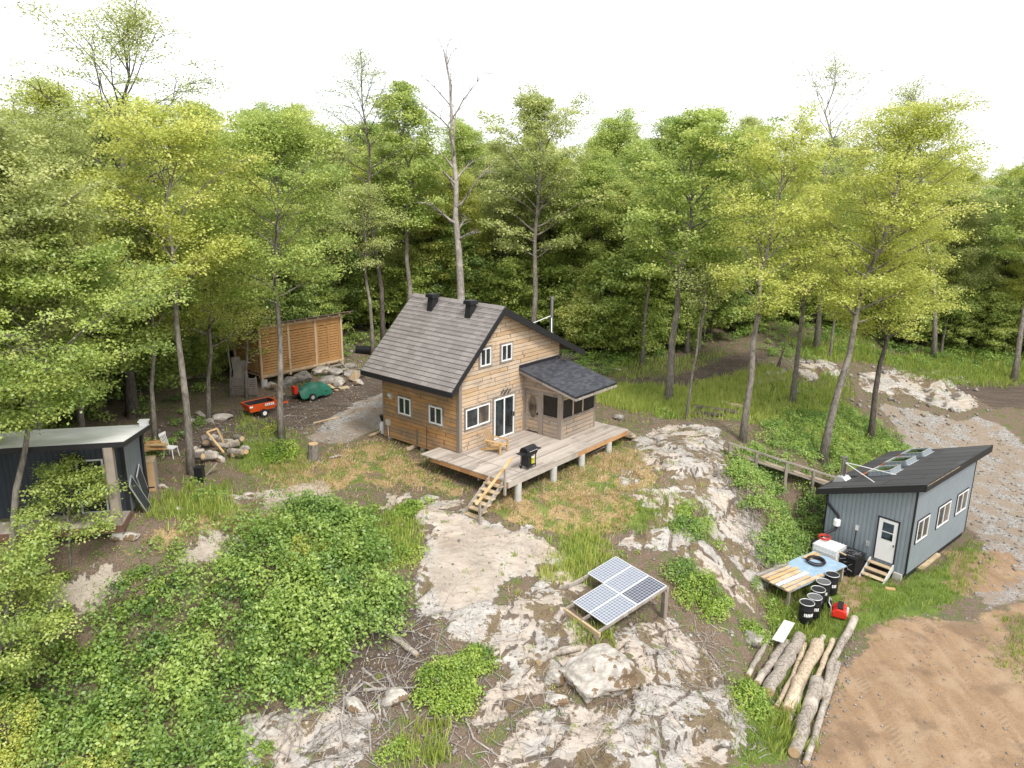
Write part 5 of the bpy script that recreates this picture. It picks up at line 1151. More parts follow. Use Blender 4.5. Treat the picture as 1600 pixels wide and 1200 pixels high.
# table with tarp
C4 = [zg(1200, 905, .78), zg(1252, 933, .78), zg(1305, 877, .78), zg(1253, 855, .78)]
tc_ = sum(C4, Vector()) / 4; ax = ((C4[1] - C4[0]) + (C4[2] - C4[3])).normalized(); yaw = math.atan2(ax.y, ax.x)
tw_ = ((C4[1] - C4[0]).length + (C4[2] - C4[3]).length) / 2; td = ((C4[3] - C4[0]).length + (C4[2] - C4[1]).length) / 2
tb = thing('work_table', 'low outdoor table covered with a blue tarp and boards in front of the white tank', 'table', (tc_.x, tc_.y, .05), yaw)
MB().box(-tw_ / 2, -td / 2, .66, tw_ / 2, td / 2, .71).build('table_top', 'greywood', tb)
for x in (-1, 1):
    for y in (-1, 1): MB().box(x * (tw_ / 2 - .1) - .05, y * (td / 2 - .12) - .05, -.1, x * (tw_ / 2 - .1) + .05, y * (td / 2 - .12) + .05, .66).build('leg', 'greywood', tb)
def tz(x, y, z): return Vector((tc_.x, tc_.y, .05)) + Matrix.Rotation(yaw, 3, 'Z') @ Vector((x, y, z))
rows = [[tuple(tz(x, y, .735 + .02 * math.sin(9 * x + 4 * y))) for x in np.linspace(-tw_ / 2 + .02, tw_ / 2 + .03, 14)] for y in np.linspace(-td / 2 + .3, td / 2 + .02, 18)]
tag(MB().sheet(rows, .012).build('tarp', 'blue_tarp', smooth=True), 'light blue tarp spread over the outdoor table', 'tarp')
bl_ = ('leftmost grey board at the near end of the outdoor table', 'second board from the left at the near table end', 'third board from the left at the near table end', 'broad pale board in the middle of the near table end', 'whitish board right of the middle at the near table end',
       'narrow board second from the right at the near table end', 'rightmost long board along the table edge above the drums')
for k in range(7):
    x = -tw_ / 2 + .1 + k * (tw_ - .2) / 6; y0, y1 = -td / 2 - .12 + .05 * (k % 3), (-.05 if k < 6 else .35) - .18 * (k % 2)
    o = MB().beam(tz(x, y0, .775), tz(x + .04, y1, .78), .17 if k != 3 else .2, .045).build('board', ('greywood', 'step', 'newwood', 'slatpost', 'white', 'step', 'slatpost')[k]); tag(o, bl_[k], 'board', 'boards on the outdoor table')
for k, (x, ln_) in enumerate(((-tw_ / 2 + .22, .95), (-tw_ / 2 + .42, .8))):
    o = MB().beam(tz(x, td / 2 - .1, .785), tz(x + .02, td / 2 - .1 - ln_, .785), .13, .04).build('board', 'newwood'); tag(o, ('left' if k == 0 else 'right') + ' of the two orange boards at the far end of the outdoor table', 'board')
hc = MB()
for k in range(5): hc.tube([((.34 + .035 * (k % 3)) * math.cos(t), (.34 + .035 * (k % 3)) * math.sin(t), .02 + k * .032) for t in np.linspace(0, 2 * math.pi, 32)], .026, 6, False)
o = hc.build('hose_coil', plain('dark_hose', (.035, .025, .025), .5)); o.location = zg(1274.5, 879, .80); tag(o, 'coil of dark hose lying on the blue tarp', 'hose')
dl = ('farthest black drum, nearest the black crate', 'second farthest black drum in the row', 'middle black drum in the row', 'second nearest black drum in the row', 'nearest black drum in the row')
def drum(px, py, lb, lid, k):
    o = thing('drum', lb + ', beside the outdoor table', 'drum', zg(px, py, .93) - Vector((0, 0, .88)), k * 1.1 + 3.6, 'black drums beside the outdoor table')
    MB().lathe([(.285, 0), (.29, .02), (.29, .28), (.3, .3), (.29, .32), (.29, .57), (.3, .59), (.29, .61), (.29, .85)], n=24).build('drum_body', 'blackplastic', o, smooth=True)
    MB().tube([(.29 * math.cos(t), .29 * math.sin(t), .865) for t in np.linspace(0, 2 * math.pi, 25)], .017, 6, False).build('rim', 'alu', o)
    MB().lathe([(.27, .84), (.27, .86)], n=24).build('lid', lid, o)
    return o
for k, (x, y) in enumerate(((1300.7, 896.7), (1286.7, 908), (1278.7, 920), (1273.3, 932), (1261.3, 940.7))):
    o = drum(x, y, dl[k], 'black' if k % 2 == 0 else plain('grey_lid', (.12, .12, .12), .6), k)
    m = MB(); 
    for q in range(6 if k == 4 else 3):
        a = -1.62 + (q - (2.5 if k == 4 else 1)) * .22; m.add([(.303 * math.cos(a), .303 * math.sin(a), .36), (.303 * math.cos(a + .16), .303 * math.sin(a + .16), .36), (.303 * math.cos(a + .16), .303 * math.sin(a + .16), .5), (.303 * math.cos(a), .303 * math.sin(a), .5)], [(0, 1, 2, 3)])
    lo_ = m.build('sticker', 'white', o); lo_.rotation_euler = (0, 0, -o.rotation_euler.z)
# red machine
p = gp(1311, 962); o = thing('red_generator', 'red portable machine with a silver frame on the grass beside the drums', 'machine', p, rad(-25))
for s in (-1, 1):
    t = MB(); t.prism([(-.3, .08), (.26, .05), (.3, .2), (.22, .42), (-.1, .46), (-.3, .3)], s * .2 - .16, s * .2 + .16, 'y'); oo = t.build('tank', 'red', o); bv = oo.modifiers.new('bevel', 'BEVEL'); bv.width = .05; bv.segments = 3
MB().box(-.1, -.3, .44, .12, .3, .52).build('motor', 'black', o); MB().box(.26, -.04, .05, .34, .04, .44).build('strap', 'white', o)
MB().tube([(-.3, -.25, .05), (-.36, -.25, .5), (-.45, -.22, .62), (-.45, .22, .62), (-.36, .25, .5), (-.3, .25, .05)], .022, 7).build('frame', 'alu', o); MB().tube([(-.42, -.2, .45), (-.42, .2, .45)], .1, 10).build('engine', 'blackplastic', o)
p = gp(1391, 921); o = MB().beam(p + Vector((-.2, .05, .03)), p + Vector((.2, -.05, .03)), .22, .05).build('board', 'newwood'); tag(o, 'short pale board on the grass below the entry steps', 'board')
p, q = gp(1435, 892), gp(1465, 868); o = MB().beam(p + Vector((0, 0, .08)), q + Vector((0, 0, .08)), .25, .12).build('timber', 'step'); tag(o, 'thick timber lying in the grass along the window wall of the grey shed', 'timber')
o = MB().lathe([(.28, .0), (.3, .1), (.1, .32)], n=14).build('rusty_tub', 'greywood'); o.location = gp(1212, 885); tag(o, 'grey tub in the bushes left of the outdoor table', 'tub')
# boardwalk with rail
a, b = gp(1136, 713), gp(1180, 727); rE = zg(1305, 746, 2.75); wa = thing('boardwalk', 'sloping plank walk with a grey wooden rail down to the grey shed', 'walkway', a)
def rel(v): return Vector(v) - a
r0, r1 = a + Vector((0, 0, .75)), rE
MB().beam(rel(r0), rel(r1), .16, .07).build('handrail', 'greywood', wa)
for t in (0.02, .27): 
    tp = r0.lerp(r1, t); gz_ = float(hz(tp.x, tp.y)); MB().box(tp.x - a.x - .07, tp.y - a.y - .07, gz_ - a.z - .2, tp.x - a.x + .07, tp.y - a.y + .07, tp.z - a.z - .04).build('post', 'trimwood', wa)
for t in (.55, .8): 
    tp = r0.lerp(r1, t); gz_ = float(hz(tp.x, tp.y)); MB().box(tp.x - a.x - .07, tp.y - a.y - .07, gz_ - a.z - .2, tp.x - a.x + .07, tp.y - a.y + .07, tp.z - a.z - .04).build('post', 'trimwood', wa)
dr_ = (r1 - r0).normalized(); sd_ = Vector((dr_.y, -dr_.x, 0)).normalized() * -1
for k in range(3): 
    s0 = r0 + sd_ * (.12 + .26 * k) - Vector((0, 0, .55)); s1 = r1 + sd_ * (.12 + .26 * k) - Vector((0, 0, .55)); MB().beam(rel(s0), rel(s1), .24, .06).build('plank', 'step' if k == 1 else 'greywood', wa)
#@@OBJECTS_END
#@@PLANTS_BEGIN
# ---- leaves: many small separate blades of foliage, each a quad folded nowhere, with its own tint
def leafquads(C, Nn, ln, wd, rs, tint):
    """C centres, Nn normals, lengths, widths -> verts, faces, tints"""
    n = len(C); Nn = Nn / (np.linalg.norm(Nn, axis=1)[:, None] + 1e-9)
    r = rs.normal(size=(n, 3)); T = np.cross(Nn, r); T /= (np.linalg.norm(T, axis=1)[:, None] + 1e-9); B_ = np.cross(Nn, T)
    l = (ln * rs.uniform(.65, 1.25, n))[:, None]; w_ = (wd * rs.uniform(.65, 1.25, n))[:, None]
    V = np.stack([C - T * l * .5, C + B_ * w_ * .5 + Nn * w_ * .08, C + T * l * .5 - Nn * l * .1, C - B_ * w_ * .5 + Nn * w_ * .08], 1).reshape(-1, 3)
    return V, np.arange(4 * n).reshape(n, 4), tint
class Buf:
    def __init__(s): s.V = []; s.F = []; s.T = []; s.n = 0
    def add(s, V, F_, T):
        s.V.append(V); s.F.append(F_ + s.n); s.T.append(T); s.n += len(V)
    def mesh(s, name, mat): return mesh_np(name, np.concatenate(s.V), np.concatenate(s.F), mat, np.clip(np.concatenate(s.T), 0, 1))
def tree_mesh(seed, H, lean, r0, c0, R, nl, leaf, npad, mat, bk, name, prof='round', sparse=1., fork=0, twist=.02, up=.75, padr=.85, tvar=.18, twig=True, lr=1.):
    """trunk with limbs (one mesh) and a crown of leaves in flat sprays at the limb ends (one mesh), base at the origin"""
    rn = random.Random(seed); rs = np.random.RandomState(seed)
    K = 9; top = Vector(lean); tp = []
    wob = [Vector((rn.gauss(0, 1), rn.gauss(0, 1), 0)) * H * twist for _ in range(K + 1)]
    for k in range(K + 1):
        t = k / K; bend = Vector((lean[0], lean[1], 0)) * (t ** 1.25) + Vector((0, 0, lean[2] * t)); tp.append(bend + wob[k] * t * (1 - .3 * t))
    tp[0] -= Vector((0, 0, .4)); rr = [r0 * (1.35 if k == 0 else 1.0) * (1 - .86 * (k / K) ** 1.1) for k in range(K + 1)]
    m = MB(); m.tube(tp, rr, 9)
    def at(t):
        x = t * K; i = min(int(x), K - 1); return tp[i].lerp(tp[i + 1], x - i), rr[i] * (1 - (x - i)) + rr[i + 1] * (x - i)
    pads = []; az = rn.uniform(0, 6.28)
    def limb(P, r, d, L, up_, depth):
        pts = [P]; n = 5; dv = Vector(d)
        for k in range(n):
            dv = (dv + Vector((rn.gauss(0, .13), rn.gauss(0, .13), up_ * (.10 if k < 2 else -.06)))).normalized(); pts.append(pts[-1] + dv * L / n)
        m.tube(pts, [max(.012, r * (1 - .85 * k / n)) for k in range(n + 1)], 5 if depth == 0 else 4, False)
        if depth == 0:
            for k in range(2, n + 1):
                for s_ in range(2 if L > 1.2 else 1):
                    a = rn.choice((-1, 1)) * rn.uniform(.5, 1.2); h = Vector((dv.x * math.cos(a) - dv.y * math.sin(a), dv.x * math.sin(a) + dv.y * math.cos(a), rn.uniform(-.15, .65))).normalized()
                    limb(pts[k], r * .35, h, L * rn.uniform(.28, .5), up_, 1)
            pads.append((pts[-1], 1.0))
        else:
            pads.append((pts[-1], 1.0)); pads.append((pts[3], .8))
    for i in range(nl):
        u = (i + rn.random()) / nl; t = c0 + (1 - c0) * u; P, r = at(min(t, .985)); az += 2.4 + rn.gauss(0, .35)
        if prof == 'round': pf = math.sin(math.pi * min(1, .18 + .76 * u)) ** .8
        elif prof == 'wide': pf = .55 + .45 * math.sin(math.pi * u)
        elif prof == 'flat': pf = 1.0 - .35 * u
        else: pf = (1.08 - u)
        el = (.25 + up * u) * rn.uniform(.8, 1.2); L = R * pf * rn.uniform(.75, 1.2) * (1 if u < .75 else .75)
        if prof == 'cone': el = .05
        limb(P, min(r * .6, (.02 + L * .022) * lr), Vector((math.cos(az) * math.cos(el), math.sin(az) * math.cos(el), math.sin(el))), L, 1, 0)
    tr_me = None
    me = bpy.data.meshes.new('trunk'); me.from_pydata(m.v, [], m.f); me.update(); me.polygons.foreach_set('use_smooth', np.ones(len(me.polygons), bool)); me.materials.append(M[bk])
    if not npad: return me, None
    b = Buf(); pads = [q for q in pads if rn.random() < sparse]
    Pc = np.array([q[0] for q in pads]); Ps = np.array([q[1] for q in pads]) * padr * rs.uniform(.7, 1.25, len(pads)); n = len(pads)
    idx = np.repeat(np.arange(n), np.maximum(4, (npad * (Ps / padr) ** 2 * rs.uniform(.6, 1.4, n)).astype(int)))
    a = rs.uniform(0, 2 * np.pi, len(idx)); q = np.sqrt(rs.uniform(0, 1, len(idx))); rad_ = Ps[idx] * q
    asp = rs.uniform(.7, 1.3, n)[idx]
    C = Pc[idx] + np.stack([np.cos(a) * rad_ * asp, np.sin(a) * rad_ / asp, rs.normal(0, .17, len(idx)) * Ps[idx] - .18 * rad_ * q + .05], 1)
    Nn = np.stack([rs.normal(0, .6, len(idx)) + np.cos(a) * q * .4, rs.normal(0, .6, len(idx)) + np.sin(a) * q * .4, np.ones(len(idx))], 1)
    tint = .5 + rs.normal(0, tvar, n)[idx] + rs.normal(0, .12, len(idx))
    b.add(*leafquads(C, Nn, leaf, leaf * .72, rs, tint))
    return me, b.mesh('crown', M[mat])
def put_tree(me, name, label, loc, rz=0., sc=1., group=None, cat='tree'):
    o = thing(name, label, cat, loc, rz, group); o.scale = (sc, sc, sc)
    link('trunk', me[0], o)
    if me[1]: link('crown', me[1], o)
    return o
def hero(px, py, tx, ty, label, seed, r0=.18, c0=.4, R=3.2, nl=26, leaf=.17, npad=70, mat='leaf_mid', bk='bark', name='maple_tree', dy=0., **k):
    b = gp(px, py); fw = float(np.dot(np.array(b) - CAM, [0, math.cos(rad(PITCH)), -math.sin(rad(PITCH))]))
    T = Vector(CAM + ray(tx, ty) * fw) - b
    me = tree_mesh(seed, T.length, (T.x, T.y + dy, T.z), r0, c0, R, nl, leaf, npad, mat, bk, name, **k)
    return put_tree(me, name, label, b)
hero(207, 652, 190, 55, 'tall dark-barked tree forking high above the dark shed, sparse crown against the sky', 1, .27, .5, 4.2, 24, 0.136, 49, 'leaf_olive', 'bark_dark', sparse=.8, up=1.0, prof='wide')
hero(299, 742, 262, 205, 'pale leaning trunk with a yellow-green crown beside the black bin', 2, .17, .50, 3.4, 24, 0.136, 89, 'leaf_yellow', prof='wide')
hero(327, 662, 332, 330, 'slim tree by the two pale stones, low yellow-green crown', 3, .13, .36, 3.0, 18, 0.128, 69, 'leaf_yellow', prof='flat')
hero(440, 690, 428, 205, 'broad green maple with a straight grey trunk in front of the orange cart', 4, .17, .44, 4.0, 30, 0.144, 101, 'leaf_mid', prof='round')
hero(385, 622, 388, 430, 'thin young tree in front of the left wall of the wood shed', 5, .09, .3, 1.6, 12, .13, 22, 'leaf_yellow', sparse=.7, prof='flat')
hero(361, 622, 356, 410, 'very thin sapling left of the grey pallet', 6, .06, .35, 1.3, 10, .13, 22, 'leaf_olive', sparse=.7, prof='flat')
hero(243, 690, 232, 300, 'brown slender trunk behind the lumber pile', 7, .12, .35, 2.4, 18, 0.128, 72, 'leaf_mid')
hero(583, 556, 562, 300, 'thin pale trunk between the wood shed and the cabin roof', 8, .15, .55, 2.2, 16, 0.144, 52, 'leaf_olive', sparse=.8)
hero(722, 545, 700, 78, 'tall bare dead tree rising behind the cabin ridge', 9, .34, .34, 4.0, 18, 0.128, 0, 'leaf_mid', 'bark_dead', 'dead_tree', prof='wide', twist=.009, up=1.1, lr=1.7)
hero(833, 545, 845, 165, 'tall straight tree with airy olive crown right of the cabin ridge', 10, .24, .36, 4.2, 34, .2, 56, 'leaf_olive', sparse=.85)
hero(1043, 628, 1092, 200, 'big green maple right of the cabin, trunk leaning right', 11, .24, .44, 4.2, 34, .2, 72, 'leaf_mid', prof='round')
hero(1160, 690, 1222, 225, 'leaning grey tree above the boardwalk with thin yellowish crown', 12, .19, .42, 3.4, 28, 0.136, 75, 'leaf_yellow', sparse=.85, prof='wide')
hero(1238, 628, 1275, 300, 'short-trunked tree left of the pale outcrop behind', 13, .19, .42, 2.8, 20, 0.136, 72, 'leaf_yellow', sparse=.85)
hero(1284, 722, 1428, 215, 'long strongly leaning tree with wide yellow crown above the grey shed', 14, .22, .42, 4.4, 38, 0.136, 95, 'leaf_yellow', prof='wide')
hero(1360, 690, 1388, 330, 'dark upright trunk right of the leaning tree, low spreading crown', 15, .19, .40, 3.6, 24, 0.136, 89, 'leaf_yellow', 'bark_dark', prof='flat')
hero(1584, 596, 1645, 240, 'grey trunk at the right edge of the photo by the forest track', 16, .22, .5, 3.5, 20, .2, 50, 'leaf_mid')
hero(1072, 655, 1108, 430, 'thin broken trunk beside the big green maple', 17, .09, .75, 1.4, 10, 0.136, 37, 'leaf_olive', sparse=.7)
hero(1003, 572, 1028, 300, 'slim pale trunk in the forest edge left of the big green maple', 18, .15, .5, 2.6, 18, .2, 50, 'leaf_mid')
hero(1073, 552, 1100, 300, 'left trunk of the group behind the big green maple', 19, .17, .5, 2.8, 18, .2, 50, 'leaf_mid')
hero(1090, 558, 1120, 320, 'right trunk of the group behind the big green maple', 20, .13, .5, 2.4, 16, .2, 46, 'leaf_mid')
hero(1215, 578, 1225, 545, 'short dark snag in the grass below the forest track', 21, .16, .9, .6, 3, .2, 0, 'leaf_mid', 'bark_dark', 'dead_snag')
hero(1295, 560, 1320, 400, 'crooked thin tree with pale bark behind the leaning tree', 22, .12, .5, 2.4, 14, 0.144, 52, 'leaf_yellow', sparse=.8)
hero(1470, 552, 1486, 470, 'short pale trunk before the dark woods at the right', 23, .12, .6, 1.6, 10, 0.144, 43, 'leaf_mid')
hero(1275, 545, 1305, 130, 'tall nearly bare tree showing above the canopy right of centre', 24, .22, .62, 4.2, 22, 0.144, 20, 'leaf_olive', 'bark', sparse=.6, prof='wide', up=1.1)
hero(1460, 560, 1420, 165, 'tall thin-leaved tree top above the yellow crown', 25, .2, .6, 4.4, 26, 0.144, 23, 'leaf_olive', sparse=.7, prof='wide', up=1.1)
hero(600, 545, 560, 118, 'dark-stemmed tree with small leaf tufts above the canopy left of the dead tree', 26, .2, .6, 3.6, 20, 0.144, 20, 'leaf_olive', 'bark_dark', sparse=.6, prof='wide', up=1.1)
hero(640, 538, 628, 140, 'bright green tree top just left of the dead tree', 27, .22, .4, 2.7, 30, .2, 60, 'leaf_mid')
# near trees at the left edge
hero(15, 1010, 70, 455, 'leafy pale green tree in front of the dark shed, its sprays hiding the roof', 28, .16, .62, 3.8, 34, .11, 120, 'leaf_mid', prof='wide', up=.5, padr=.62)
hero(-120, 960, -30, 230, 'tall light green tree at the left edge, crown partly outside the photo', 29, .2, .3, 3.4, 40, .12, 120, 'leaf_olive', prof='wide', padr=.7)
hero(-60, 860, 20, 330, 'pale green tree left of the dark shed, mostly outside the photo', 34, .15, .66, 3.2, 34, .115, 156, 'leaf_olive', prof='wide', padr=.65)
hero(60, 720, 60, 240, 'tree with airy olive foliage just behind the dark shed', 30, .2, .3, 4.0, 36, 0.128, 116, 'leaf_olive', prof='wide', sparse=.9)
hero(130, 690, 120, 330, 'small full green tree behind the roof of the dark shed', 31, .14, .2, 3.0, 26, .15, 80, 'leaf_mid', prof='round')
hero(-20, 1150, 30, 880, 'young pale green tree in the lower left, sprays over the shed porch', 32, .08, .2, 2.0, 20, .10, 90, 'leaf_mid', prof='wide', padr=.5)
hero(110, 885, 110, 745, 'slender young tree before the glass door of the dark shed', 33, .05, .3, 1.5, 14, .10, 60, 'leaf_mid', name='sapling', prof='flat', padr=.45)
# ---- forest behind the clearing
edge_px = [(-500, 900), (-250, 800), (-60, 720), (60, 690), (200, 640), (300, 610), (345, 575), (400, 552), (470, 545), (560, 530), (620, 520), (860, 528), (930, 560), (990, 560), (1060, 545), (1110, 535), (1190, 515), (1260, 510), (1330, 522), (1400, 540), (1480, 548), (1600, 560), (1720, 600), (2000, 680)]
E_ = [gp(*q) for q in edge_px]; eaz = np.array([math.atan2(p.x, p.y) for p in E_]); ed = np.array([math.hypot(p.x, p.y) for p in E_])
o_ = np.argsort(eaz); eaz, ed = eaz[o_], ed[o_]
protos = []
for k in range(12):
    H = [16, 18, 17, 15, 19, 16, 14, 17, 13, 18, 15, 16][k]; ev = k in (5, 8)
    mt = ('leaf_forest', 'leaf_mid', 'leaf_forest', 'leaf_olive', 'leaf_forest', 'leaf_dark', 'leaf_forest', 'leaf_yellow', 'leaf_dark', 'leaf_olive', 'leaf_mid', 'leaf_forest')[k]
    protos.append(tree_mesh(200 + k, H, (random.Random(k).uniform(-.9, .9), random.Random(k + 9).uniform(-.9, .9), H), .15, .12 if ev else .21, 2.4 if ev else 3.7, 40 if ev else 44, .17, 92, mt, 'bark' if k % 3 else 'bark_dark', 'p', prof='cone' if ev else ('round', 'wide')[k % 2], sparse=(.9, .8, .85)[k % 3], padr=.8 if ev else 1.05, tvar=.2))
young = []
for k in range(5):
    H = [5, 6.5, 4.2, 7.5, 5.5][k]; young.append(tree_mesh(300 + k, H, (.3, .2, H), .06, .08, 2.1, 28, .21, 44, ('leaf_forest', 'leaf_mid', 'leaf_mid', 'leaf_forest', 'leaf_mid')[k], 'bark', 'y', prof='round', padr=.7, up=.5))
rn = random.Random(77); pts = []
def far_enough(x, y, d): return all((x - a) ** 2 + (y - b) ** 2 > d * d for a, b in pts)
ZN = ((-.62, 'at the far left'), (-.40, 'behind the dark shed'), (-.22, 'behind the wood shed'), (.12, 'behind the cabin'), (.36, 'beyond the forest track'), (9, 'right of the pale outcrops'))
def zone(az):
    for a, nme in ZN:
        if az < a: return nme
LK = ['green', 'bright green', 'green', 'olive green', 'green', 'dark narrow', 'green', 'yellow-green', 'dark narrow', 'olive green', 'bright green', 'green']
n_t = 0; tries = 0
while n_t < 235 and tries < 20000:
    tries += 1; az = rn.uniform(-.80, .80); d0 = float(np.interp(az, eaz, ed)); dd = 44 * rn.random() ** 1.35; d = d0 + 1.0 + dd; x, y = d * math.sin(az), d * math.cos(az)
    if not far_enough(x, y, 2.6 + dd * .035): continue
    pts.append((x, y)); z = float(hz(x, y)); zn = zone(az); kk = rn.randrange(12); pr_ = protos[kk]
    s = rn.uniform(.80, 1.08) * (.76 if az < -.4 else .82 if az < -.28 else .86 if az < .1 else .88 if az < .3 else .80)
    if dd < 4: s *= .9
    row = 'front rows' if dd < 12 else 'depth'
    put_tree(pr_, 'forest_tree', LK[kk] + ' tree in the ' + row + ' of the woods ' + zn, (x, y, z - .1), rn.uniform(0, 6.28), s, LK[kk] + ' trees in the ' + row + ' of the woods ' + zn); n_t += 1
YK = ['green', 'bright green', 'bushy bright green', 'tall green', 'loose bright green']
n_y = 0; pts = []
while n_y < 280:
    az = rn.uniform(-.80, .80); d0 = float(np.interp(az, eaz, ed)); d = d0 + .3 + 18 * rn.random() ** 1.7; x, y = d * math.sin(az), d * math.cos(az)
    if not far_enough(x, y, 1.1): continue
    pts.append((x, y)); zn = zone(az); kk = rn.randrange(5)
    put_tree(young[kk], 'young_tree', YK[kk] + ' young tree in the undergrowth of the woods ' + zn, (x, y, float(hz(x, y)) - .1), rn.uniform(0, 6.28), rn.uniform(.55, 1.2), YK[kk] + ' young trees in the woods ' + zn); n_y += 1
# the far wood beyond them
b = Buf(); rs = np.random.RandomState(9); n = 60000
az = rs.uniform(-.95, .95, n); d = 110 + rs.uniform(0, 1, n) ** 2 * 26; x, y = d * np.sin(az), d * np.cos(az); z0 = hz(x, y)
top_ = 9.5 + 4.5 * fbm(x * .22, y * .22, 3, 3); u = rs.uniform(0, 1, n) ** .8
C = np.stack([x + rs.normal(0, .4, n), y, z0 + u * top_], 1); Nn = np.stack([rs.normal(0, .6, n), -.5 + rs.normal(0, .5, n), np.ones(n)], 1)
b.add(*leafquads(C, Nn, .85, .6, rs, .3 + .5 * fbm(x * .3, z0 + u * top_, 8, 3) + rs.normal(0, .1, n)))
tag(link('far_forest', b.mesh('far_forest', M['leaf_forest'])), kind='stuff')

# ---- ground cover: grass, weeds, thickets
def sample(poly, dens, rs):
    P = [tuple(gp(*q)[:2]) for q in poly]; A = np.array(P); lo, hi = A.min(0), A.max(0); n = int((hi - lo).prod() * dens)
    x, y = rs.uniform(lo[0], hi[0], n), rs.uniform(lo[1], hi[1], n); d = sdist(P, x, y)
    k = d > rs.normal(0, .35, n); return x[k], y[k]
def grass(buf, x, y, h, w_, rs, nb=5, spread=.1, tint=.5, lean=.35):
    z = hz(x, y); n = len(x)
    if n == 0: return
    hh = h * rs.uniform(.5, 1.3, n); i = np.repeat(np.arange(n), nb); m = len(i); a = rs.uniform(0, 6.28, m); bx = x[i] + rs.normal(0, spread, m); by = y[i] + rs.normal(0, spread, m)
    H = hh[i] * rs.uniform(.6, 1.2, m); lx = np.cos(a) * H * lean * rs.uniform(.2, 1.3, m); ly = np.sin(a) * H * lean * rs.uniform(.2, 1.3, m)
    pa = a + np.pi / 2 + rs.normal(0, .4, m); ww = w_ * rs.uniform(.6, 1.3, m); cx, sx = np.cos(pa) * ww / 2, np.sin(pa) * ww / 2; zz = z[i]
    V = np.stack([np.stack([bx - cx, by - sx, zz - .02], 1), np.stack([bx + cx, by + sx, zz - .02], 1), np.stack([bx + cx * .7 + lx * .5, by + sx * .7 + ly * .5, zz + H * .6], 1), np.stack([bx + lx, by + ly, zz + H * .95], 1)], 1).reshape(-1, 3)
    tt = (rs.normal(0, .16, n))[i] + rs.normal(0, .1, m) + tint + .35 * (fbm(bx * .35, by * .35, 41, 3) - .5)
    buf.add(V, np.arange(4 * m).reshape(m, 4), tt)
def shrubs(buf, x, y, h, r, leaf, nleaf, rs, tint=.5, tv=.16):
    """low bushes: leaves on stacked whorls over each bush's rounded outline"""
    n = len(x)
    if n == 0: return
    z = hz(x, y); H = h * rs.uniform(.55, 1.3, n); R_ = r * rs.uniform(.6, 1.3, n); i = np.repeat(np.arange(n), nleaf); m = len(i)
    st = rs.randint(0, 9, m); sa = (st * 2.4 + i * 1.3); sr = (.25 + .75 * ((st * 37 + i * 11) % 10) / 10.0)
    cx = np.cos(sa) * sr * R_[i]; cyy = np.sin(sa) * sr * R_[i]; top = H[i] * (1 - .45 * sr ** 2) * (.75 + .25 * ((st * 13 + i * 7) % 7) / 7.0)
    q = rs.uniform(0, 1, m) ** .6; rr_ = (.10 + .16 * (1 - q)) * R_[i] / .5; a = rs.uniform(0, 6.28, m)
    C = np.stack([x[i] + cx + np.cos(a) * rr_, y[i] + cyy + np.sin(a) * rr_, z[i] + top * (.25 + .75 * q) - .25 * rr_], 1)
    Nn = np.stack([rs.normal(0, .4, m) + np.cos(a) * .55, rs.normal(0, .4, m) + np.sin(a) * .55, np.ones(m)], 1)
    tt = tint + rs.normal(0, tv, n)[i] + rs.normal(0, .09, m) + .10 * ((st * 5 + i) % 3 - 1) + .5 * (fbm(x[i] * .5, y[i] * .5, 51, 3) - .5)
    buf.add(*leafquads(C, Nn, leaf, leaf * .62, rs, tt))
rs = np.random.RandomState(12)
G1 = Buf()
tall = [GRASS[0], [(880, 600), (1010, 600), (1090, 606), (1120, 650), (1040, 655), (930, 630)], [(1090, 600), (1200, 575), (1170, 640), (1120, 640)]]
for P in tall: x, y = sample(P, 18, rs); grass(G1, x, y, .40, .042, rs, 7, .12, .68)
for P in GRASS[1:]: x, y = sample(P, 26, rs); grass(G1, x, y, .24, .035, rs, 6, .09, .42)
x, y = sample([(1215, 890), (1290, 960), (1290, 1010), (1215, 1010), (1190, 950)], 30, rs); grass(G1, x, y, .4, .04, rs, 5, .1, .4)
x, y = sample([(890, 830), (945, 825), (955, 880), (900, 915), (840, 905), (860, 880)], 34, rs); grass(G1, x, y, .36, .04, rs, 7, .12, .8)
for P, d_, h_ in (([(240, 780), (330, 765), (365, 790), (300, 820), (240, 815)], 30, .45), ([(1220, 1110), (1245, 1110), (1240, 1180), (1205, 1185)], 60, .55), ([(890, 975), (960, 985), (950, 1010), (895, 1010)], 50, .4), ([(640, 1135), (700, 1130), (700, 1200), (620, 1200)], 55, .5),
                 ([(430, 590), (560, 560), (600, 585), (420, 620)], 3, .3), ([(1330, 555), (1600, 545), (1640, 600), (1480, 605), (1400, 580)], 16, .45), ([(1230, 530), (1340, 520), (1400, 565), (1260, 565)], 14, .45),
                 ([(1280, 590), (1320, 590), (1325, 620), (1285, 625)], 30, .5), ([(560, 820), (650, 800), (655, 880), (580, 900)], 30, .32), ([(930, 560), (1080, 560), (1150, 545), (1050, 588), (960, 592)], 14, .4)):
    x, y = sample(P, d_, rs); grass(G1, x, y, h_, .045, rs, 5, .1, .55)
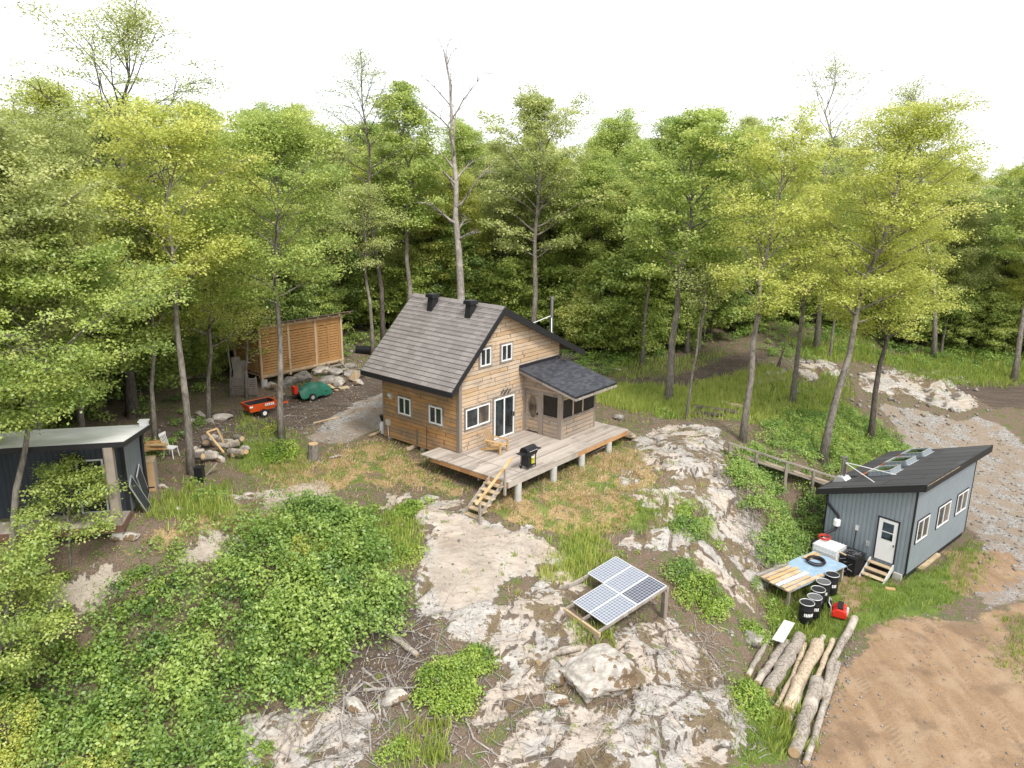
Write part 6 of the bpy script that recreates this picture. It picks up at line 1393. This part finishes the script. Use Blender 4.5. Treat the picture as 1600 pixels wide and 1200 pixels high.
# scattered tufts everywhere on bare soil
x, y = sample([(60, 900), (250, 760), (480, 700), (700, 690), (1000, 650), (1150, 690), (1200, 950), (1150, 1200), (560, 1200), (560, 960)], 1.6, rs)
k = (interp(mR, x, y) < .4) | (rs.rand(len(x)) < .12); grass(G1, x[k], y[k], .22, .035, rs, 12, .09, .55)
tag(link('grass', G1.mesh('grass', M['leaf_grass'])), kind='stuff')
G2 = Buf()
for P in STRAW: x, y = sample(P, 26, rs); k = fbm(x * .6, y * .6, 61, 3) > .40; grass(G2, x[k], y[k], .13, .03, rs, 6, .12, .5, 1.4); grass(G1, x[~k], y[~k], .15, .03, rs, 5, .1, .5)
x, y = sample([(250, 700), (600, 690), (1000, 690), (1130, 760), (1000, 860), (650, 1100), (560, 1100), (250, 860)], 3, rs); k = interp(mR, x, y) < .5; grass(G2, x[k], y[k], .12, .03, rs, 5, .12, .4, 1.5)
tag(link('dry_grass', G2.mesh('dry_grass', M['leaf_straw'])), kind='stuff')
TH = Buf()
thick = [[(200, 905), (300, 870), (400, 830), (455, 795), (540, 790), (570, 830), (600, 880), (640, 945), (600, 985), (560, 1010), (530, 1060), (500, 1100), (420, 1110), (400, 1140), (350, 1215), (-60, 1215), (-60, 1040), (90, 985), (180, 930)],
         [(400, 830), (470, 792), (560, 790), (600, 860), (560, 900), (420, 880)]]
for P, d_ in zip(thick, (8.5, 1.5)):
    x, y = sample(P, d_, rs); k = interp(mR, x, y) < .45; x, y = x[k], y[k]; k = rs.rand(len(x)) < .16; q_ = rs.rand(len(x)); k = q_ < .16; j = (q_ > .16) & (q_ < .45); i3 = q_ >= .45; shrubs(TH, x[i3], y[i3], .72, .5, .115, 95, rs, .47, .2); shrubs(TH, x[j], y[j], 1.0, .5, .16, 60, rs, .56, .25); shrubs(TH, x[k], y[k], 1.6, .65, .14, 210, rs, .64, .25); grass(TH, x[j][::3], y[j][::3], .9, .035, rs, 8, .2, .6)
x, y = sample([(-60, 1060), (180, 1040), (260, 1215), (-60, 1215)], 1.6, rs); shrubs(TH, x, y, 1.5, .8, .12, 260, rs, .5)
for P, d_, h_ in (([(1130, 722), (1180, 700), (1240, 745), (1290, 775), (1280, 870), (1235, 880), (1195, 905), (1185, 820), (1150, 770)], 6.5, .6), ([(1180, 665), (1330, 640), (1420, 700), (1340, 735), (1290, 735), (1200, 700)], 4.5, .6),
                  ([(1330, 700), (1400, 690), (1420, 715), (1350, 720)], 3, .4), ([(1195, 700), (1300, 740), (1260, 745)], 2.5, .5), ([(440, 545), (620, 530), (560, 560), (450, 570)], .6, .5), ([(860, 530), (1000, 560), (960, 590), (870, 580)], 1.6, .6),
                  ([(1330, 540), (1600, 545), (1600, 575), (1400, 575)], 1.0, .6), ([(130, 720), (330, 620), (300, 690), (240, 720)], .8, .5), ([(290, 750), (330, 750), (340, 775), (280, 775)], 2, .3), ([(1190, 520), (1330, 515), (1330, 560), (1200, 560)], .8, .6)):
    x, y = sample(P, d_, rs); shrubs(TH, x, y, h_, .5, .115, 150, rs, .55)
n = 900; az = rs.uniform(-.75, .78, n); d = np.interp(az, eaz, ed) - 1.5 + 17 * rs.rand(n) ** 1.5; x, y = d * np.sin(az), d * np.cos(az)
k = (interp(masks[3], x, y) < .3) & (az > -.05) | (rs.rand(n) < .45); shrubs(TH, x[k], y[k], .8, .7, .16, 110, rs, .6, .2)
tag(link('undergrowth', TH.mesh('undergrowth', M['leaf_shrub'])), kind='stuff')
BR = Buf()
x, y = sample([(-60, 1215), (-60, 760), (250, 640), (480, 690), (700, 680), (1000, 640), (1180, 660), (1330, 700), (1290, 960), (1200, 1215)], 1.3, rs)
k = ((interp(mR, x, y) < .35) & (interp(masks[3], x, y) < .4)) | (rs.rand(len(x)) < .07); x, y = x[k], y[k]
h3 = len(x) // 2; shrubs(BR, x[:h3], y[:h3], .18, .22, .065, 22, rs, .45, .25); shrubs(BR, x[h3:], y[h3:], .12, .15, .05, 14, rs, .3, .25)
x, y = sample([(250, 760), (700, 690), (1000, 690), (1060, 760), (880, 850), (700, 800), (300, 860)], 2.2, rs); shrubs(BR, x, y, .13, .2, .05, 18, rs, .35, .25)
for P, d_, h_ in (([(60, 975), (150, 965), (240, 890), (420, 840), (320, 960), (100, 1070)], 3, .3), ([(560, 800), (655, 785), (660, 880), (610, 900)], 1.6, .35), ([(1190, 900), (1240, 960), (1200, 1000), (1185, 950)], 3, .45), ([(1150, 1040), (1200, 1100), (1190, 1130), (1150, 1090)], 3, .3), ([(60, 960), (230, 880), (200, 920), (100, 985)], 1.5, .4),
                  ([(1040, 790), (1060, 775), (1120, 830), (1115, 850), (1050, 810)], 3, .35), ([(350, 1150), (450, 1140), (430, 1215), (340, 1215)], 2, .35), ([(530, 1160), (700, 1160), (700, 1215), (540, 1215)], 2.2, .4), ([(960, 850), (1010, 845), (1010, 870), (965, 870)], 2.5, .25)):
    x, y = sample(P, d_, rs); shrubs(BR, x, y, h_, .42, .09, 150, rs, .5)
tag(link('weeds', BR.mesh('weeds', M['leaf_bright'])), kind='stuff')
# single bushes
def bush(px, py, h, r, label, seed, mat='leaf_shrub', leaf=.09, n=26, nl=240, name='bush'):
    c = gp(px, py); rs = np.random.RandomState(seed); a = rs.uniform(0, 6.28, n); q = np.sqrt(rs.uniform(0, 1, n)) * r; x, y = c.x + np.cos(a) * q, c.y + np.sin(a) * q
    b = Buf(); hs = h * (1.05 - .5 * (q / r) ** 2)
    for k in range(n): shrubs(b, x[k:k + 1], y[k:k + 1], hs[k], .38, leaf, nl, rs, .5 + rs.normal(0, .1))
    V = np.concatenate(b.V) - np.array([c.x, c.y, c.z]); b.V = [V]; b.F = [np.concatenate(b.F)]; b.T = [np.concatenate(b.T)]
    o = thing(name, label, 'bush', c); link('foliage', b.mesh('foliage', M[mat]), o)
    s_ = MB()
    for k in range(7): s_.tube([(0, 0, -.1), (rs.normal(0, r * .2), rs.normal(0, r * .2), h * .4), (rs.normal(0, r * .5), rs.normal(0, r * .5), h * .8)], [.025, .018, .01], 5)
    s_.build('stem', 'bark_dark', o); return o
bush(700, 1085, .9, 1.0, 'round bright green bush between the brushwood and the pale rocks', 1, 'leaf_bright', n=34)
bush(745, 1040, .55, .6, 'low bright green bush at the upper right of the round bush', 2, 'leaf_bright', n=16)
bush(440, 715, 1.1, .6, 'dense green bush at the foot of the broad maple', 3, 'leaf_bright', n=18)
bush(1100, 935, .8, .95, 'spreading green bush right of the tilted solar panels', 4, 'leaf_bright', n=30)
bush(1070, 900, .6, .6, 'darker bush touching the raised corner of the solar rack', 5, n=16)
bush(480, 880, 1.2, .7, 'yellow-tinged bush standing out of the upper thicket', 6, 'leaf_yellow', n=18)
bush(640, 800, .7, .35, 'small upright bush at the corner of the big rock slab', 7, 'leaf_bright', n=10)
bush(1040, 650, .6, .4, 'light bush around the foot of the big maple', 8, 'leaf_bright', n=10)
bush(10, 1180, 1.9, .9, 'bright yellow bush in the lower left corner', 9, 'leaf_yellow', n=26)
bush(150, 1205, 1.2, .9, 'yellow-green leafy bush at the bottom edge left', 10, 'leaf_yellow', n=18)
bush(1175, 990, .6, .4, 'light green bush above the log pile beside the dark stone', 11, 'leaf_bright', n=12)
bush(425, 675, .9, .4, 'thin yellowish bush growing through the track edge by the maple trunk', 12, 'leaf_yellow', n=8, nl=90)
bush(1170, 1090, .6, .55, 'grassy green bush left of the log pile', 13, 'leaf_bright', n=14)
bush(1075, 825, .6, .5, 'dark green bush in the cleft of the outcrop', 14, 'leaf_shrub', n=14)
LT = Buf()
for P, d_, s_ in (([(-60, 1215), (-60, 760), (250, 640), (700, 680), (1180, 650), (1330, 720), (1290, 960), (1200, 1215)], 42, .065), ([(100, 700), (345, 575), (620, 510), (870, 520), (1400, 530), (1500, 640), (1330, 720), (1180, 650), (700, 680), (250, 660)], 22, .10)):
    x, y = sample(P, d_, rs); k = (rs.rand(len(x)) < np.where(interp(mR, x, y) > .5, .22, 1.)) & (interp(masks[1], x, y) < .4) & (fbm(x * .8, y * .8, 91, 3) > .40); x, y = x[k], y[k]; n = len(x)
    C = np.stack([x, y, hz(x, y) + .015 + rs.rand(n) * .02], 1); Nn = np.stack([rs.normal(0, .3, n), rs.normal(0, .3, n), np.ones(n)], 1)
    LT.add(*leafquads(C, Nn, s_, s_ * .6, rs, .5 + rs.normal(0, .28, n)))
tag(link('leaf_litter', LT.mesh('leaf_litter', M['litter'])), kind='stuff')
# dead twigs on the soil
tw = MB(); rn = random.Random(31)
def twigs(poly, n, l0, l1):
    P = [tuple(gp(*q)[:2]) for q in poly]; A = np.array(P); lo, hi = A.min(0), A.max(0); c = 0
    while c < n:
        x, y = rn.uniform(lo[0], hi[0]), rn.uniform(lo[1], hi[1])
        if not inpoly(P, np.array([x]), np.array([y]))[0]: continue
        c += 1; a = rn.uniform(0, 6.28); L = rn.uniform(l0, l1); p = Vector((x, y, float(hz(x, y)) + .03)); e = p + Vector((math.cos(a) * L, math.sin(a) * L, 0)); e.z = float(hz(e.x, e.y)) + rn.uniform(.02, .14)
        mm = (p + e) / 2 + Vector((rn.gauss(0, .06), rn.gauss(0, .06), .05)); tw.tube([p, mm, e], [.014, .012, .006], 3, False)
for P, n_, a_, b_ in (([(540, 980), (700, 950), (700, 1200), (400, 1200), (420, 1120)], 260, .3, 1.3), ([(690, 1020), (1000, 1080), (1140, 1200), (680, 1200)], 260, .2, .8), ([(1110, 720), (1160, 760), (1200, 830), (1190, 900), (1150, 800)], 160, .4, 1.4),
                      ([(990, 640), (1150, 650), (1130, 760), (1020, 740)], 160, .2, .9), ([(280, 640), (560, 580), (600, 560), (560, 650), (280, 720)], 160, .2, .8), ([(1000, 980), (1120, 960), (1180, 1180), (1060, 1080)], 150, .2, .8), ([(1230, 990), (1300, 1000), (1250, 1200), (1150, 1200), (1150, 1100)], 90, .2, .6)): twigs(P, n_, a_, b_)
tag(tw.build('twigs', 'bark_dead', fix=False), kind='stuff')
#@@PLANTS_END
